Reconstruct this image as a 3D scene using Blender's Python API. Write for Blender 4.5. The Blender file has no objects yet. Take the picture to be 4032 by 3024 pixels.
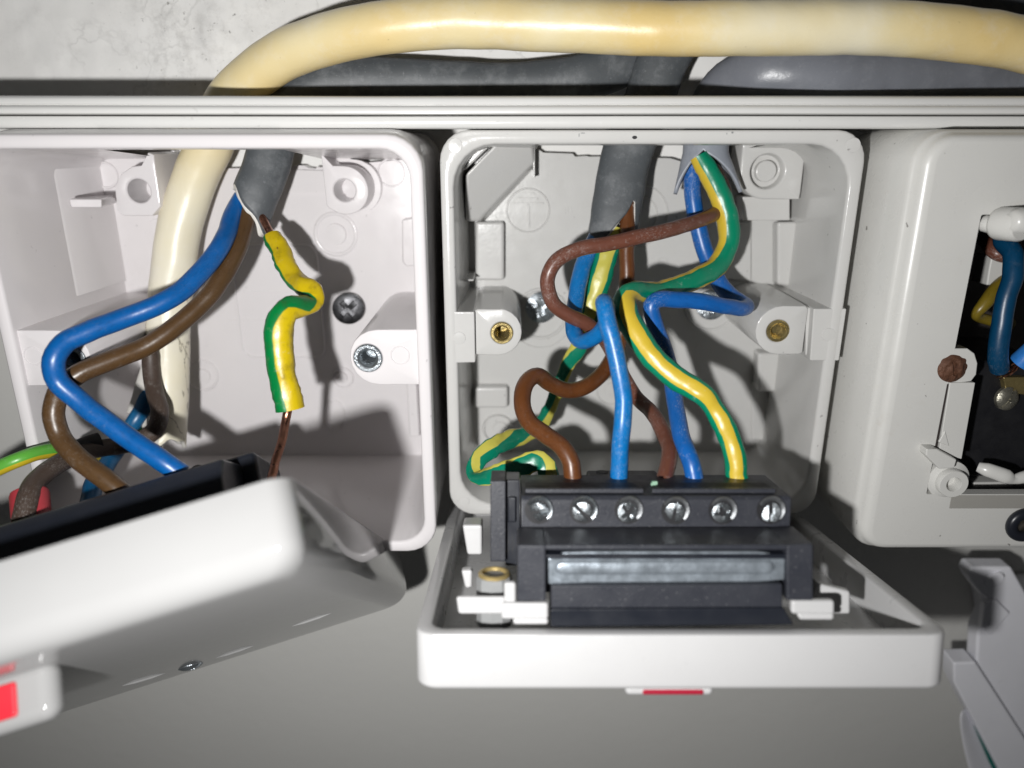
import bpy, bmesh, math, random
from mathutils import Vector, Matrix, noise
random.seed(7)
R = math.radians
scene = bpy.context.scene
MM = 0.001
# ------------------------------------------------------------------ camera, light, exposure
FPX, TILT, DIST = 2900.0, R(18.4), 155.0        # focal length in 4032-px units, pitch, distance to the box fronts (mm)
CS, SN = math.cos(TILT), math.sin(TILT)
cam = bpy.data.cameras.new('camera')
cam.sensor_width = 36.0
cam.lens = 36.0 * FPX / 4032.0
cam.clip_start, cam.clip_end = 0.005, 10.0
cam.dof.use_dof = True
cam.dof.focus_distance = 0.153
cam.dof.aperture_fstop = 9.5
cam_o = bpy.data.objects.new('camera', cam)
scene.collection.objects.link(cam_o)
cam_o.location = (0, -DIST * MM, 0)
cam_o.rotation_euler = (R(90) - TILT, 0, 0)
scene.camera = cam_o

def cw(x, up, t):
    """camera-relative mm (right, up, forward) -> world mm"""
    return Vector((x, -DIST + t * CS + up * SN, -t * SN + up * CS))

world = bpy.data.worlds.new('World')
scene.world = world
world.use_nodes = True
world.node_tree.nodes['Background'].inputs[0].default_value = (0.95, 0.97, 1.0, 1)
world.node_tree.nodes['Background'].inputs[1].default_value = 0.03

FLASH_POS = cw(-31, -22.5, -8)
fl = bpy.data.lights.new('flash_lamp', 'SPOT')
fl.energy = 1.6
fl.spot_size = R(160)
fl.spot_blend = 1.0
fl.color = (1.0, 0.992, 0.982)
fl.shadow_soft_size = 0.0028
fl_o = bpy.data.objects.new('flash_lamp', fl)
scene.collection.objects.link(fl_o)
fl_o.location = FLASH_POS * MM
fl_o.rotation_euler = (cw(-4, 34, 170) - FLASH_POS).to_track_quat('-Z', 'Y').to_euler()

scene.view_settings.view_transform = 'Standard'
scene.view_settings.look = 'None'
scene.view_settings.exposure = 0.0
scene.view_settings.gamma = 1.0
scene.render.engine = 'CYCLES'
scene.cycles.use_denoising = True
scene.cycles.max_bounces = 10
scene.cycles.diffuse_bounces = 5
scene.cycles.sample_clamp_indirect = 4.0
scene.cycles.caustics_reflective = False
scene.cycles.caustics_refractive = False

# ------------------------------------------------------------------ pixel helpers
CAMP = Vector((0, -DIST, 0))
def ray(u, v):
    a, b = (u - 2016) / FPX, -(v - 1512) / FPX
    return Vector((a, CS + b * SN, -SN + b * CS))
def at(u, v, y):
    d = ray(u, v)
    return CAMP + d * ((y + DIST) / d.y)
def atx(u, v, y):
    p = at(u, v, y)
    return (p.x, p.z)

# ------------------------------------------------------------------ materials
def new_mat(name):
    m = bpy.data.materials.new(name)
    m.use_nodes = True
    nt = m.node_tree
    return m, nt, nt.nodes['Principled BSDF']
def nd(nt, t, **kw):
    n = nt.nodes.new(t)
    for k, v in kw.items():
        if k in n.inputs: n.inputs[k].default_value = v
        else: setattr(n, k, v)
    return n
def coords(nt, scale=(1, 1, 1)):
    tc = nd(nt, 'ShaderNodeTexCoord'); mp = nd(nt, 'ShaderNodeMapping')
    nt.links.new(tc.outputs['Object'], mp.inputs['Vector'])
    mp.inputs['Scale'].default_value = scale
    return mp.outputs['Vector']
def noise_tex(nt, vec, scale, detail=3, rough=0.55):
    n = nd(nt, 'ShaderNodeTexNoise')
    n.inputs['Scale'].default_value = scale; n.inputs['Detail'].default_value = detail; n.inputs['Roughness'].default_value = rough
    nt.links.new(vec, n.inputs['Vector'])
    return n.outputs['Fac']
def ramp(nt, fac, stops):
    r = nd(nt, 'ShaderNodeValToRGB')
    el = r.color_ramp.elements
    while len(el) < len(stops): el.new(0.5)
    for e, (p, c) in zip(el, stops):
        e.position = p; e.color = c if len(c) == 4 else (*c, 1)
    nt.links.new(fac, r.inputs['Fac'])
    return r.outputs['Color']
def mixc(nt, fac, a, b, mode='MIX'):
    m = nd(nt, 'ShaderNodeMix', data_type='RGBA', blend_type=mode)
    for sock, val in ((m.inputs[0], fac), (m.inputs[6], a), (m.inputs[7], b)):
        if hasattr(val, 'is_linked') or hasattr(val, 'links'): nt.links.new(val, sock)
        elif isinstance(val, (int, float)): sock.default_value = val
        else: sock.default_value = (*val[:3], 1)
    return m.outputs[2]
def bump(nt, bs, h, strength, dist=0.0002):
    b = nd(nt, 'ShaderNodeBump'); b.inputs['Strength'].default_value = strength; b.inputs['Distance'].default_value = dist
    nt.links.new(h, b.inputs['Height']); nt.links.new(b.outputs['Normal'], bs.inputs['Normal'])

def plastic(name, col, rough=0.3, bumps=0.12, dirt=0.0, dirtcol=(0.25, 0.22, 0.17), spec=0.5, speck=False, bscale=900):
    m, nt, bs = new_mat(name)
    vec = coords(nt)
    n1 = noise_tex(nt, vec, 60, 4)
    c = mixc(nt, ramp(nt, n1, [(0.3, (0, 0, 0)), (0.75, (1, 1, 1))]), [x * 0.965 for x in col], col)
    if dirt > 0:
        n2 = noise_tex(nt, vec, 170, 7, 0.7)
        n3 = noise_tex(nt, vec, 28, 2)
        d = ramp(nt, n2, [(0.58, (0, 0, 0)), (0.78, (dirt,) * 3)])
        e = ramp(nt, n3, [(0.45, (0, 0, 0)), (0.7, (1, 1, 1))])
        f = mixc(nt, 1.0, d, e, 'MULTIPLY')
        c = mixc(nt, f, c, dirtcol)
        n4 = noise_tex(nt, vec, 520, 2, 0.5)
        c = mixc(nt, ramp(nt, n4, [(0.735, (0, 0, 0)), (0.76, (dirt * 2,) * 3)]), c, (0.06, 0.05, 0.04))
    if speck:
        n5 = noise_tex(nt, vec, 2600, 2)
        c = mixc(nt, ramp(nt, n5, [(0.66, (0, 0, 0)), (0.75, (0.4,) * 3)]), c, (0.3, 0.3, 0.3))
    nt.links.new(c, bs.inputs['Base Color'])
    nr = noise_tex(nt, vec, 240, 5)
    rr_ = ramp(nt, nr, [(0.3, (rough * 0.8,) * 3), (0.8, (min(1, rough * 1.35),) * 3)])
    nt.links.new(rr_, bs.inputs['Roughness'])
    bs.inputs['Specular IOR Level'].default_value = spec
    bump(nt, bs, noise_tex(nt, vec, bscale, 3), bumps, 0.00012)
    return m

def wire_mat(name, col, chalk=0.0, rough=0.35, dark=0.0):
    m, nt, bs = new_mat(name)
    vec = coords(nt)
    c = mixc(nt, ramp(nt, noise_tex(nt, vec, 90, 3), [(0.3, (0, 0, 0)), (0.7, (1, 1, 1))]), [x * 0.86 for x in col], col)
    uvn = nd(nt, 'ShaderNodeUVMap', uv_map='uv'); mpn = nd(nt, 'ShaderNodeMapping'); nt.links.new(uvn.outputs['UV'], mpn.inputs['Vector']); mpn.inputs['Scale'].default_value = (9, 0.35, 1)
    dk = ramp(nt, noise_tex(nt, mpn.outputs['Vector'], 1.6, 5, 0.65), [(0.5, (0, 0, 0)), (0.72, (0.5,) * 3)])
    c = mixc(nt, dk, c, [x * 0.45 for x in col])
    if chalk > 0:
        st_ = ramp(nt, noise_tex(nt, mpn.outputs['Vector'], 4.5, 7, 0.8), [(0.53, (0, 0, 0)), (0.66, (chalk * 1.5,) * 3)])
        sb_ = ramp(nt, noise_tex(nt, vec, 75, 2), [(0.47, (0, 0, 0)), (0.60, (1, 1, 1))])
        c = mixc(nt, mixc(nt, 1.0, st_, sb_, 'MULTIPLY'), c, (0.60, 0.59, 0.57))
        a = ramp(nt, noise_tex(nt, vec, 750, 6, 0.75), [(0.55, (0, 0, 0)), (0.74, (chalk,) * 3)])
        b = ramp(nt, noise_tex(nt, vec, 90, 2), [(0.42, (0, 0, 0)), (0.62, (1, 1, 1))])
        c = mixc(nt, mixc(nt, 1.0, a, b, 'MULTIPLY'), c, (0.62, 0.62, 0.6))
    nt.links.new(c, bs.inputs['Base Color'])
    bs.inputs['Roughness'].default_value = rough
    bump(nt, bs, noise_tex(nt, vec, 420, 4), 0.18, 0.0003)
    return m

def stripe_mat(name, green, yellow, half=0.25, dirt=0.0, two=True):
    m, nt, bs = new_mat(name)
    uv = nd(nt, 'ShaderNodeUVMap', uv_map='uv')
    sep = nd(nt, 'ShaderNodeSeparateXYZ'); nt.links.new(uv.outputs['UV'], sep.inputs[0])
    vec = coords(nt)
    nz = noise_tex(nt, vec, 130, 2)
    def math_(op, a, b=None):
        n = nd(nt, 'ShaderNodeMath', operation=op)
        for i, x in enumerate((a, b)):
            if x is None: continue
            if isinstance(x, (int, float)): n.inputs[i].default_value = x
            else: nt.links.new(x, n.inputs[i])
        return n.outputs[0]
    ang = math_('MULTIPLY', sep.outputs['X'], 2 * math.pi * (2 if two else 1))
    co = math_('COSINE', ang)
    wob = math_('MULTIPLY', math_('SUBTRACT', nz, 0.5), 0.14)
    s = math_('ADD', co, wob)
    k = math.cos(2 * math.pi * half * (1 if two else 0.5))
    f = nd(nt, 'ShaderNodeMapRange'); f.inputs['From Min'].default_value = k - 0.05; f.inputs['From Max'].default_value = k + 0.05
    nt.links.new(s, f.inputs['Value'])
    c = mixc(nt, f.outputs[0], green, yellow)
    if dirt > 0:
        d = ramp(nt, noise_tex(nt, vec, 330, 6, 0.7), [(0.52, (0, 0, 0)), (0.72, (dirt,) * 3)])
        c = mixc(nt, d, c, (0.05, 0.035, 0.01))
    a = ramp(nt, noise_tex(nt, vec, 700, 6, 0.75), [(0.6, (0, 0, 0)), (0.78, (0.4,) * 3)])
    c = mixc(nt, a, c, (0.55, 0.6, 0.55))
    nt.links.new(c, bs.inputs['Base Color'])
    bs.inputs['Roughness'].default_value = 0.33
    bump(nt, bs, noise_tex(nt, vec, 330, 4), 0.25, 0.0004)
    return m

def metal(name, col, rough=0.3, bumps=0.3, bscale=900, dirt=0.0, dirtcol=(0.05, 0.05, 0.05), metallic=1.0):
    m, nt, bs = new_mat(name)
    vec = coords(nt)
    c = mixc(nt, ramp(nt, noise_tex(nt, vec, 420, 5, 0.7), [(0.3, (0, 0, 0)), (0.7, (1, 1, 1))]), [x * 0.6 for x in col], col)
    if dirt: c = mixc(nt, ramp(nt, noise_tex(nt, vec, 700, 5, 0.7), [(0.45, (0, 0, 0)), (0.65, (dirt,) * 3)]), c, dirtcol)
    nt.links.new(c, bs.inputs['Base Color'])
    bs.inputs['Metallic'].default_value = metallic
    nr = ramp(nt, noise_tex(nt, vec, 600, 4), [(0.3, (rough * 0.6,) * 3), (0.8, (rough * 1.5,) * 3)])
    nt.links.new(nr, bs.inputs['Roughness'])
    bump(nt, bs, noise_tex(nt, vec, bscale, 5, 0.7), bumps, 0.0003)
    return m

def sheath_mat(name, col, dust=(0.5, 0.5, 0.5), amount=0.5, rough=0.5, streak=(1, 1, 1)):
    m, nt, bs = new_mat(name)
    vec = coords(nt, streak)
    c = mixc(nt, ramp(nt, noise_tex(nt, vec, 45, 3), [(0.35, (0, 0, 0)), (0.7, (1, 1, 1))]), [x * 0.8 for x in col], col)
    a = ramp(nt, noise_tex(nt, vec, 210, 7, 0.72), [(0.5, (0, 0, 0)), (0.8, (amount,) * 3)])
    b = ramp(nt, noise_tex(nt, vec, 1500, 4, 0.7), [(0.62, (0, 0, 0)), (0.75, (amount,) * 3)])
    c = mixc(nt, a, c, dust); c = mixc(nt, b, c, dust)
    nt.links.new(c, bs.inputs['Base Color'])
    bs.inputs['Roughness'].default_value = rough
    bump(nt, bs, noise_tex(nt, vec, 500, 5, 0.65), 0.25, 0.0003)
    return m

M = {}
M['box_mid'] = plastic('white_box_plastic', (0.545, 0.54, 0.525), 0.19, 0.16, 0.22, spec=0.4, bscale=1500)
M['box_left'] = plastic('white_switch_box_plastic', (0.66, 0.635, 0.64), 0.17, 0.05, 0.10, spec=0.4)
M['box_right'] = plastic('cream_white_plastic', (0.60, 0.595, 0.57), 0.30, 0.06, 0.35, (0.33, 0.24, 0.14))
M['lid_mid'] = plastic('white_cover_plastic', (0.515, 0.513, 0.513), 0.3, 0.05, 0.05)
M['lid_left'] = plastic('glossy_white_plastic', (0.31, 0.309, 0.307), 0.08, 0.015, 0.0)
M['rail'] = plastic('white_rail_plastic', (0.64, 0.637, 0.62), 0.22, 0.05, 0.05)
M['black'] = plastic('black_module_plastic', (0.026, 0.028, 0.036), 0.45, 0.4, 0.0, speck=True, bscale=2400)
M['black_smooth'] = plastic('smooth_black_plastic', (0.012, 0.014, 0.02), 0.35, 0.1)
M['void'] = plastic('black_recess_plastic', (0.006, 0.006, 0.008), 0.6, 0.1)
M['dark_box'] = plastic('grimy_shaded_plastic', (0.035, 0.028, 0.026), 0.6, 0.3, 0.4, (0.09, 0.05, 0.03))  # dark colour stands for the underlit inside of the right box, plus grime
M['blue'] = wire_mat('blue_insulation', (0.002, 0.15, 0.43), 0.3)
M['blue_dusty'] = wire_mat('dusty_blue_insulation', (0.006, 0.105, 0.38), 0.5)
M['blue_left'] = wire_mat('deep_blue_insulation', (0.001, 0.092, 0.32), 0.06)
M['brown'] = wire_mat('red_brown_insulation', (0.140, 0.050, 0.031), 0.42)
M['brown2'] = wire_mat('orange_brown_insulation', (0.115, 0.038, 0.010), 0.06)
M['brown_left'] = wire_mat('brown_insulation', (0.080, 0.042, 0.016), 0.08)
M['brown_old'] = wire_mat('old_brown_insulation', (0.060, 0.040, 0.030), 0.25, 0.5)
M['earth'] = stripe_mat('green_yellow_sleeve', (0.0, 0.20, 0.105), (0.56, 0.40, 0.035), 0.21)
M['earth2'] = stripe_mat('pale_green_yellow_sleeve', (0.0, 0.165, 0.095), (0.47, 0.43, 0.075), 0.20, 0.05)
M['earth_left'] = stripe_mat('worn_green_yellow_sleeve', (0.0, 0.16, 0.035), (0.52, 0.38, 0.004), 0.5, 0.45, False)
M['earth_old'] = stripe_mat('light_green_yellow_insulation', (0.10, 0.36, 0.045), (0.5, 0.38, 0.02), 0.3, 0.0, False)
M['copper'] = metal('bare_copper', (0.52, 0.25, 0.17), 0.35, 0.3)
M['steel'] = metal('zinc_plated_steel', (0.46, 0.50, 0.53), 0.34, 0.6, 700, metallic=0.85)
M['screw_steel'] = metal('terminal_screw_steel', (0.34, 0.37, 0.39), 0.3, 0.9, 500, metallic=0.9)
M['steel_dull'] = metal('galvanised_strip', (0.38, 0.43, 0.48), 0.36, 0.35, 420, metallic=0.6)
M['steel_mid'] = metal('worn_steel', (0.26, 0.27, 0.28), 0.4, 0.7, 700, metallic=0.8)
M['cage'] = plastic('grey_cage_plastic', (0.26, 0.265, 0.265), 0.35, 0.1)
M['brass'] = metal('brass', (0.56, 0.44, 0.19), 0.28, 0.3, metallic=0.8)
M['brass_nut'] = metal('old_brass', (0.62, 0.47, 0.20), 0.4, 0.3, metallic=0.55)
M['dark_steel'] = metal('blackened_steel', (0.09, 0.09, 0.095), 0.4, 0.4, 700)
M['rust'] = metal('rusty_steel', (0.15, 0.065, 0.035), 0.7, 1.0, 900, 0.7, (0.06, 0.025, 0.015), 0.3)
def cream_mat():
    m, nt, bs = new_mat('yellowed_cream_sheath')
    vec = coords(nt)
    base = ramp(nt, noise_tex(nt, vec, 26, 3, 0.5), [(0.36, (0.74, 0.69, 0.53)), (0.52, (0.73, 0.62, 0.36)), (0.70, (0.70, 0.53, 0.23))])
    pale = ramp(nt, noise_tex(nt, vec, 30, 4, 0.6), [(0.35, (0.72, 0.66, 0.48)), (0.7, (0.73, 0.70, 0.60))])
    tc = nd(nt, 'ShaderNodeTexCoord'); sp = nd(nt, 'ShaderNodeSeparateXYZ'); nt.links.new(tc.outputs['Object'], sp.inputs[0])
    mr_ = nd(nt, 'ShaderNodeMapRange'); mr_.inputs['From Min'].default_value = -0.018; mr_.inputs['From Max'].default_value = -0.036
    nt.links.new(sp.outputs['Z'], mr_.inputs['Value'])
    c = mixc(nt, mr_.outputs[0], base, pale)
    d = ramp(nt, noise_tex(nt, vec, 170, 8, 0.75), [(0.5, (0, 0, 0)), (0.75, (0.35,) * 3)])
    c = mixc(nt, d, c, (0.74, 0.71, 0.64))
    k = ramp(nt, noise_tex(nt, vec, 900, 5, 0.7), [(0.68, (0, 0, 0)), (0.74, (0.55,) * 3)])
    k2 = ramp(nt, noise_tex(nt, vec, 55, 3), [(0.45, (0, 0, 0)), (0.6, (1, 1, 1))])
    cw_ = nd(nt, 'ShaderNodeTexNoise'); cw_.inputs['Scale'].default_value = 200; cw_.inputs['Detail'].default_value = 6; nt.links.new(coords(nt, (1.0, 1.0, 0.35)), cw_.inputs['Vector'])
    cr_ = ramp(nt, cw_.outputs['Fac'], [(0.485, (0, 0, 0)), (0.5, (0.8,) * 3), (0.515, (0, 0, 0))])
    lw_ = nd(nt, 'ShaderNodeMapRange'); lw_.inputs['From Min'].default_value = -0.052; lw_.inputs['From Max'].default_value = -0.062; nt.links.new(sp.outputs['Z'], lw_.inputs['Value'])
    c = mixc(nt, mixc(nt, 1.0, cr_, lw_.outputs[0], 'MULTIPLY'), c, (0.10, 0.075, 0.045))
    c = mixc(nt, mixc(nt, 1.0, k, k2, 'MULTIPLY'), c, (0.16, 0.12, 0.06))
    nt.links.new(c, bs.inputs['Base Color'])
    bs.inputs['Roughness'].default_value = 0.36
    bump(nt, bs, noise_tex(nt, vec, 420, 5, 0.65), 0.25, 0.0003)
    return m
M['cream'] = cream_mat()
M['white_core'] = sheath_mat('white_inner_sheath', (0.68, 0.66, 0.62), (0.3, 0.28, 0.25), 0.3, 0.5)
M['grey'] = sheath_mat('grey_sheath', (0.075, 0.083, 0.09), (0.30, 0.31, 0.32), 0.42, 0.5)
M['grey_dark'] = sheath_mat('dark_grey_sheath', (0.055, 0.06, 0.066), (0.2, 0.2, 0.2), 0.25, 0.55)
M['grey_pale'] = sheath_mat('pale_grey_sheath', (0.27, 0.29, 0.33), (0.5, 0.52, 0.55), 0.35, 0.38)
M['grey_right'] = sheath_mat('blue_grey_sheath', (0.18, 0.19, 0.215), (0.36, 0.37, 0.39), 0.25, 0.33)
M['red'] = plastic('red_plastic', (0.60, 0.025, 0.04), 0.35, 0.05)
M['red_dark'] = plastic('crimson_plastic', (0.34, 0.010, 0.032), 0.4, 0.05)
M['red_matt'] = plastic('dull_red_plastic', (0.36, 0.035, 0.045), 0.5, 0.1)
M['gold_print'] = plastic('faded_gold_print', (0.16, 0.125, 0.06), 0.5, 0.1)
M['green_flake'] = plastic('pale_green_flake', (0.25, 0.42, 0.3), 0.5, 0.3)
M['teal'] = plastic('teal_plastic', (0.0, 0.12, 0.10), 0.5, 0.2)
M['tape'] = plastic('black_tape', (0.01, 0.01, 0.012), 0.5, 0.2)

WALL_Y = 32.0
def wall_mat():
    m, nt, bs = new_mat('painted_plaster')
    vec = coords(nt)
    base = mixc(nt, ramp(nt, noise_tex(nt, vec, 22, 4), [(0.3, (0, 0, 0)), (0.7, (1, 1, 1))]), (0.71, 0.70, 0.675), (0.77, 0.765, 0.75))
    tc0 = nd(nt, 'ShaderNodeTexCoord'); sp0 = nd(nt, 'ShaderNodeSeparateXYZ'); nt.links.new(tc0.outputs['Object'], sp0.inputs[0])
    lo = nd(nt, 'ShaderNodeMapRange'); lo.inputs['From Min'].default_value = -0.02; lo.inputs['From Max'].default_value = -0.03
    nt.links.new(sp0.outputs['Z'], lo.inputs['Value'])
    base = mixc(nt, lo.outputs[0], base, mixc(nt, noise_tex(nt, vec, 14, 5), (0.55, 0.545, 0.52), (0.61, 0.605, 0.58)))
    tc = nd(nt, 'ShaderNodeTexCoord'); sp = nd(nt, 'ShaderNodeSeparateXYZ'); nt.links.new(tc.outputs['Object'], sp.inputs[0])
    up = nd(nt, 'ShaderNodeMapRange'); up.inputs['From Min'].default_value = 0.0; up.inputs['From Max'].default_value = 0.010
    nt.links.new(sp.outputs['Z'], up.inputs['Value'])
    # scuffed patch of bare plaster around the old filler lump
    dv = nd(nt, 'ShaderNodeVectorMath', operation='DISTANCE'); nt.links.new(tc.outputs['Object'], dv.inputs[0]); dv.inputs[1].default_value = at(790, 120, WALL_Y) * MM
    near = nd(nt, 'ShaderNodeMapRange'); near.inputs['From Min'].default_value = 0.030; near.inputs['From Max'].default_value = 0.004
    nt.links.new(dv.outputs['Value'], near.inputs['Value'])
    big = ramp(nt, noise_tex(nt, vec, 60, 5, 0.6), [(0.50, (0.0, 0.0, 0.0)), (0.62, (1, 1, 1))])
    zone = mixc(nt, 0.35, near.outputs[0], big)
    fine = ramp(nt, noise_tex(nt, vec, 240, 9, 0.8), [(0.47, (0, 0, 0)), (0.62, (0.55,) * 3)])
    f = mixc(nt, 1.0, mixc(nt, 1.0, zone, fine, 'MULTIPLY'), up.outputs[0], 'MULTIPLY')
    c = mixc(nt, f, base, (0.45, 0.44, 0.42))
    vo = nd(nt, 'ShaderNodeTexVoronoi', feature='DISTANCE_TO_EDGE'); vo.inputs['Scale'].default_value = 75
    wv = nd(nt, 'ShaderNodeVectorMath', operation='ADD'); nn_ = nd(nt, 'ShaderNodeTexNoise'); nn_.inputs['Scale'].default_value = 160; nn_.inputs['Detail'].default_value = 4
    nt.links.new(vec, nn_.inputs['Vector'])
    sc_ = nd(nt, 'ShaderNodeVectorMath', operation='SCALE'); sc_.inputs['Scale'].default_value = 0.012; nt.links.new(nn_.outputs['Color'], sc_.inputs[0])
    nt.links.new(vec, wv.inputs[0]); nt.links.new(sc_.outputs['Vector'], wv.inputs[1]); nt.links.new(wv.outputs['Vector'], vo.inputs['Vector'])
    crack = ramp(nt, vo.outputs['Distance'], [(0.0, (0.2,) * 3), (0.04, (0, 0, 0))])
    cm_ = ramp(nt, noise_tex(nt, vec, 36, 3), [(0.52, (0, 0, 0)), (0.60, (1, 1, 1))])
    c = mixc(nt, mixc(nt, 1.0, mixc(nt, 1.0, crack, cm_, 'MULTIPLY'), up.outputs[0], 'MULTIPLY'), c, (0.17, 0.165, 0.15))
    spk = ramp(nt, noise_tex(nt, vec, 620, 4, 0.65), [(0.645, (0, 0, 0)), (0.68, (0.85,) * 3)])
    c = mixc(nt, mixc(nt, 1.0, mixc(nt, 1.0, spk, near.outputs[0], 'MULTIPLY'), up.outputs[0], 'MULTIPLY'), c, (0.09, 0.085, 0.075))
    nt.links.new(c, bs.inputs['Base Color'])
    bs.inputs['Roughness'].default_value = 0.6
    bs.inputs['Specular IOR Level'].default_value = 0.3
    bump(nt, bs, noise_tex(nt, vec, 260, 6, 0.6), 0.35, 0.0003)
    return m
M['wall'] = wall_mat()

# ------------------------------------------------------------------ mesh helpers
def rr(x0, x1, z0, z1, r, n=6, top_extra=()):
    """rounded rectangle loop (x,z): starts bottom-left going counter-clockwise. r: number or 4 (bl, br, tr, tl)"""
    if not isinstance(r, (tuple, list)): r = (r,) * 4
    out = []
    cen = [(x0 + r[0], z0 + r[0], 180), (x1 - r[1], z0 + r[1], 270), (x1 - r[2], z1 - r[2], 0), (x0 + r[3], z1 - r[3], 90)]
    for k, (cx, cz, a0) in enumerate(cen):
        for i in range(n + 1):
            a = R(a0 + 90 * i / n)
            out.append((cx + r[k] * math.cos(a), cz + r[k] * math.sin(a)))
        if k == 2:
            for x in sorted(top_extra, reverse=True): out.append((x, z1))
    return out

class MB:
    def __init__(s): s.v = []; s.f = []; s.uv = None
    def add(s, verts, faces, Mx=None):
        o = len(s.v)
        s.v += [(Mx @ Vector(p)) if Mx else Vector(p) for p in verts]
        s.f += [tuple(i + o for i in f) for f in faces]
        return s
    def box(s, x0, x1, y0, y1, z0, z1, Mx=None):
        return s.add([(x, y, z) for x in (x0, x1) for y in (y0, y1) for z in (z0, z1)],
                     [(0, 1, 3, 2), (4, 6, 7, 5), (0, 4, 5, 1), (2, 3, 7, 6), (0, 2, 6, 4), (1, 5, 7, 3)], Mx)
    def prism(s, poly, a, b, axis='y', Mx=None, poly2=None):
        n = len(poly); p2 = poly2 or poly
        mk = {'y': lambda p, q: (p[0], q, p[1]), 'x': lambda p, q: (q, p[0], p[1]), 'z': lambda p, q: (p[0], p[1], q)}[axis]
        vs = [mk(p, a) for p in poly] + [mk(p, b) for p in p2]
        fs = [tuple(range(n)), tuple(range(2 * n - 1, n - 1, -1))] + [(i, (i + 1) % n, n + (i + 1) % n, n + i) for i in range(n)]
        return s.add(vs, fs, Mx)
    def loops(s, loops, cap0=False, cap1=False, Mx=None, skip=None):
        n = len(loops[0]); vs = [p for l in loops for p in l]; fs = []
        for k in range(len(loops) - 1):
            for i in range(n):
                j = (i + 1) % n
                if skip and skip(k, Vector(loops[k][i]), Vector(loops[k][j])): continue
                fs.append((k * n + i, k * n + j, (k + 1) * n + j, (k + 1) * n + i))
        if cap0: fs.append(tuple(range(n - 1, -1, -1)))
        if cap1: fs.append(tuple(range((len(loops) - 1) * n, len(loops) * n)))
        return s.add(vs, fs, Mx)
    def lathe(s, prof, c, ax=(0, -1, 0), n=28, cap0=False, cap1=True, squash=1.0, Mx=None):
        """prof: list of (radius, height along ax)"""
        a = Vector(ax).normalized(); e1 = a.orthogonal().normalized(); e2 = a.cross(e1); c = Vector(c)
        L = [[c + a * h + e1 * (r * math.cos(2 * math.pi * i / n)) + e2 * (r * squash * math.sin(2 * math.pi * i / n)) for i in range(n)] for r, h in prof]
        return s.loops(L, cap0, cap1, Mx)
    def ring(s, cx, cz, y, r, w=0.35, h=0.25, n=32, zs=1.0):
        """low raised circular ridge on a face looking towards -y"""
        L = []
        for rad, yy in ((r - w, y + 0.1), (r - w * 0.4, y - h), (r + w * 0.4, y - h), (r + w, y + 0.1)):
            L.append([(cx + rad * math.cos(2 * math.pi * i / n), yy, cz + rad * zs * math.sin(2 * math.pi * i / n)) for i in range(n)])
        return s.loops(L)
    def disc(s, cx, cz, y, r, h=0.2, n=32, zs=1.0):
        L = []
        for rad, yy in ((r, y + 0.1), (r - 0.1, y - h), (r * 0.6, y - h - 0.03), (r * 0.25, y - h - 0.075)):
            L.append([(cx + rad * math.cos(2 * math.pi * i / n), yy, cz + rad * zs * math.sin(2 * math.pi * i / n)) for i in range(n)])
        return s.loops(L, cap1=True)
    def boss(s, poly, c, rh, y0, y1, n=48, floor=None):
        """a boss with outline poly (x,z) round centre c, front at y0, back y1, hole radius rh"""
        c = Vector(c); outer = []
        for i in range(n):
            a = 2 * math.pi * i / n; d = Vector((math.cos(a), math.sin(a))); best = 1e9
            for k in range(len(poly)):
                p = Vector(poly[k]) - c; q = Vector(poly[(k + 1) % len(poly)]) - c; e = q - p
                den = d.x * e.y - d.y * e.x
                if abs(den) < 1e-9: continue
                t = (p.x * e.y - p.y * e.x) / den; w = (p.x * d.y - p.y * d.x) / den
                if t > 0 and -1e-6 <= w <= 1 + 1e-6: best = min(best, t)
            outer.append(c + d * best)
        def lp(f, y): return [(f(p).x, y, f(p).y) for p in outer]
        def sc(k): return lambda p: c + (p - c) * (1 - k / max((p - c).length, 0.1))
        hole = lambda r: (lambda p: c + (p - c).normalized() * r)
        L = [lp(sc(0), y1), lp(sc(0), y0 + 0.35), lp(sc(0.12), y0 + 0.1), lp(sc(0.35), y0), lp(hole(rh + 0.25), y0), lp(hole(rh), y0 + 0.25), lp(hole(rh * 0.92), floor if floor is not None else y1 - 0.5)]
        return s.loops(L, cap1=True)

def catmull(pts, step=0.9):
    P = [Vector(p) for p in pts]
    P = [P[0] * 2 - P[1]] + P + [P[-1] * 2 - P[-2]]
    out, par = [], []
    for i in range(1, len(P) - 2):
        p0, p1, p2, p3 = P[i - 1:i + 3]
        t0 = 0; t1 = t0 + max((p1 - p0).length, 1e-3) ** 0.5; t2 = t1 + max((p2 - p1).length, 1e-3) ** 0.5; t3 = t2 + max((p3 - p2).length, 1e-3) ** 0.5
        n = max(3, int((p2 - p1).length / step))
        for k in range(n):
            t = t1 + (t2 - t1) * k / n
            a1 = p0 * ((t1 - t) / (t1 - t0)) + p1 * ((t - t0) / (t1 - t0)); a2 = p1 * ((t2 - t) / (t2 - t1)) + p2 * ((t - t1) / (t2 - t1)); a3 = p2 * ((t3 - t) / (t3 - t2)) + p3 * ((t - t2) / (t3 - t2))
            b1 = a1 * ((t2 - t) / (t2 - t0)) + a2 * ((t - t0) / (t2 - t0)); b2 = a2 * ((t3 - t) / (t3 - t1)) + a3 * ((t - t1) / (t3 - t1))
            out.append(b1 * ((t2 - t) / (t2 - t1)) + b2 * ((t - t1) / (t2 - t1))); par.append(i - 1 + k / n)
    out.append(P[-2]); par.append(len(P) - 3)
    return out, par

def lerp_list(vals, p):
    i = min(int(p), len(vals) - 2) if len(vals) > 1 else 0
    return vals[0] if len(vals) == 1 else vals[i] + (vals[i + 1] - vals[i]) * (p - i)

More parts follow.
